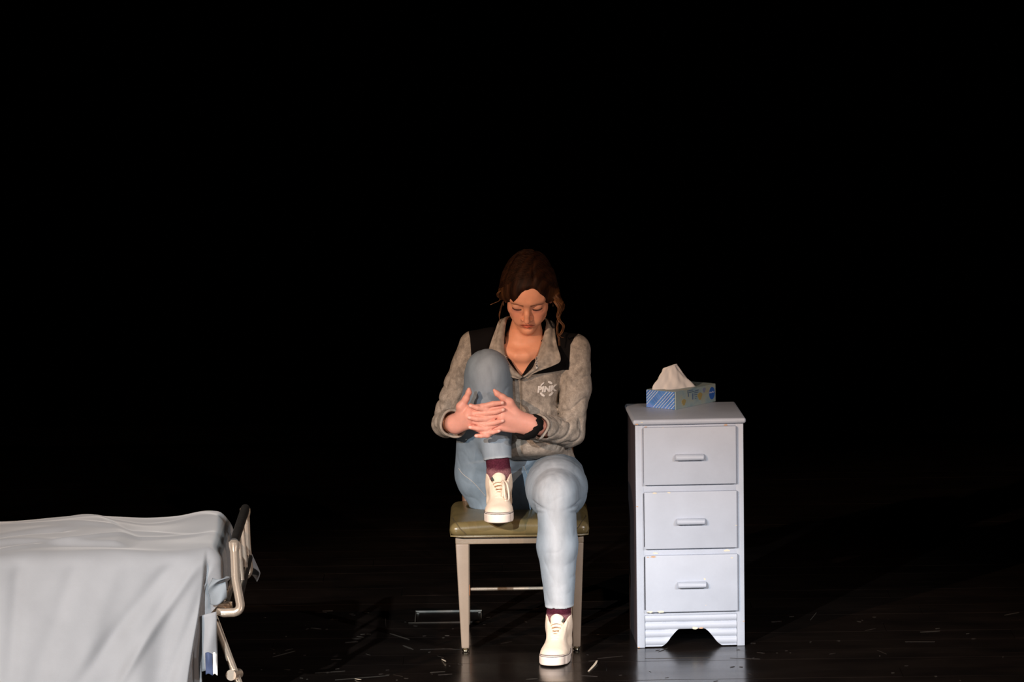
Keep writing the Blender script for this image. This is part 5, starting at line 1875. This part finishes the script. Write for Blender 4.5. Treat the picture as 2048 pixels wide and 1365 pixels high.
            zz = np.abs(q[:, 2] - 0.0165 - toe * 0.4) - 0.0165 + 0.003
            a = np.stack([d + 0.003, zz], 1)
            dist = np.sqrt((np.maximum(a, 0) ** 2).sum(1)) + np.minimum(a.max(1), 0) - 0.003
            dist += 0.0016 * np.exp(-((q[:, 2] - 0.030) / 0.0018) ** 2)
            return dist
        s.op(foot2, base - [0.09, 0.19, 0.02], base + [0.09, 0.12, 0.055], 0.0, 'u')
        PRESS.append(s)
        v, f = s.mesh()
        q = loc(v)
        c = np.tile(np.array([0.88, 0.72, 0.62], np.float32), (len(v), 1))
        c = mixc(c, (0.03, 0.02, 0.03), 0.95 * np.exp(-((q[:, 2] - 0.0325 - 0.004 * sstep(q[:, 1], 0.09, 0.17)) / 0.0011) ** 2))
        so = link_mesh('sole', v - O, f, M['rubber'], sh_e, colors=c)
        ring = []
        for an in np.linspace(0, 2 * PI, 61):
            lo_, hi_ = 0.0, 0.25
            for _ in range(18):
                md_ = (lo_ + hi_) / 2
                r_, f_ = math.sin(an) * md_, 0.04 + math.cos(an) * md_
                tz_ = 0.0285 + 0.004 * float(sstep(np.array([f_]), 0.09, 0.17)[0])
                if foot2(np.array([W(r_, f_, 0.022)], np.float32))[0] < 0:
                    lo_ = md_
                else:
                    hi_ = md_
            ring.append(Vector(W(r_, f_, tz_)) - org)
        MB().tube(ring, 0.0009, 6, caps=False).build('foxing_line', mat_once('foxing_dark', (0.03, 0.02, 0.025), 0.6), so, angle=180)
        # laces: bars across the stays, crossing, and the long loop hanging at the side
        lc = MB()
        for i in range(6):
            a = i / 5
            f0, u0 = 0.088 - 0.048 * a, 0.068 + 0.042 * a
            for sg in (1,):
                p = [W(-0.024, f0 - 0.006, u0 - 0.002), W(-0.012, f0 + 0.004, u0 + 0.006), W(0.0, f0 + 0.007, u0 + 0.009), W(0.012, f0 + 0.004, u0 + 0.006), W(0.024, f0 - 0.006, u0 - 0.002)]
                lc.tube([x - org for x in smooth_path([Vector(y) for y in p], 3)], 0.0023, 6)
        for L_ in loop:
            lc.tube([Vector(x) - org for x in smooth_path([Vector(W(*y)) for y in L_], 5)], 0.0028, 6)
        lc.build('laces', M['lace'], sh_e, angle=180)
        # small dark tab by the top eyelets
        sd = -1 if name_seed == 0 else 1
        p = [W(sd * 0.017, 0.034, 0.119), W(sd * 0.022, 0.028, 0.129)]
        MB().tube([Vector(p[0] - O), Vector(p[1] - O)], 0.0036, 8).build('lace_tab', mat_once('dark_tab', (0.05, 0.06, 0.045), 0.7), sh_e)
        return W

    def mat_once(name, col, rough):
        if name not in M:
            M[name] = mat(name, col, rough)
        return M[name]
    gl = ground(1106, 1336)
    W_l = shoe((gl.x + 0.020, gl.y + 0.165, 0.001), math.radians(-8), 0.0, 1,
               [])
    tz = 0.436
    gr = ground(1000, 1049, tz)
    W_r = shoe((gr.x - 0.002, gr.y + 0.160, tz), math.radians(0), 0.0, 0,
               [[(0.012, 0.050, 0.122), (0.016, 0.078, 0.112), (0.018, 0.096, 0.085), (0.020, 0.104, 0.070)], [(0.018, 0.046, 0.122), (0.026, 0.070, 0.112), (0.031, 0.080, 0.085), (0.030, 0.090, 0.066), (0.020, 0.104, 0.066)], [(0.010, 0.052, 0.120), (0.013, 0.084, 0.105), (0.012, 0.100, 0.078)]])
    for (Wf, hm) in ((W_l, hem_l), (W_r, hem_r)):
        a = Wf(0, -0.016, 0.095)
        pts = smooth_path([Vector(a), Vector(Wf(0, -0.014, 0.135)), Vector(hm), Vector(hm + (hm - a) * 0.3)], 10)
        m = len(pts)
        rad = [0.034 + 0.004 * min(1, i / 8) + (0.0015 if 9 < i < 14 else 0) for i in range(m)]
        sk = MB().tube([p - org for p in pts], rad, 28, caps=False).build('sock', M['sock'], pr, angle=180)
        nv = len(sk.data.vertices)
        z = np.empty(nv * 3, np.float32)
        sk.data.vertices.foreach_get('co', z)
        z = z.reshape(-1, 3)[:, 2]
        cc = np.ones((nv, 4), np.float32)
        cc[:, :3] = mixc(np.tile(np.array([0.24, 0.105, 0.115], np.float32), (nv, 1)), (0.075, 0.016, 0.028), sstep(z, hm[2] - 0.030, hm[2] - 0.024))
        sk.data.color_attributes.new('Col', 'FLOAT_COLOR', 'POINT').data.foreach_set('color', cc.ravel())

    # ================================================================ black lace scrunchie on the wrist
    d = Vector(wr_l - el_l).normalized()
    uu = d.cross(Vector((0, 0, 1))).normalized()
    vv = d.cross(uu)
    c0 = Vector(wr_l) - d * 0.006
    V, n1, n2 = [], 48, 12
    for i in range(n1):
        x = 2 * PI * i / n1
        dr = (uu * math.cos(x) + vv * math.sin(x))
        low = max(0.0, -dr.z)
        cc0 = c0 + dr * (0.030 + 0.008 * low) + d * (-0.004 + 0.040 * low) + Vector((0, 0, -0.006 * low))
        fr_ = 1 + 0.22 * math.sin(9 * x) + 0.12 * math.sin(15 * x + 1)
        for j in range(n2):
            y = 2 * PI * j / n2
            V.append(cc0 + dr * 0.0075 * math.cos(y) + d * 0.0155 * math.sin(y) * fr_ * (1 + 0.5 * low) - org)
    Fq = [(i * n2 + j, ((i + 1) % n1) * n2 + j, ((i + 1) % n1) * n2 + (j + 1) % n2, i * n2 + (j + 1) % n2) for i in range(n1) for j in range(n2)]
    MB().add(V, Fq).build('scrunchie', M['black_knit'], pr, angle=180)
    return pr


build_person()
CHAIR = build_chair()
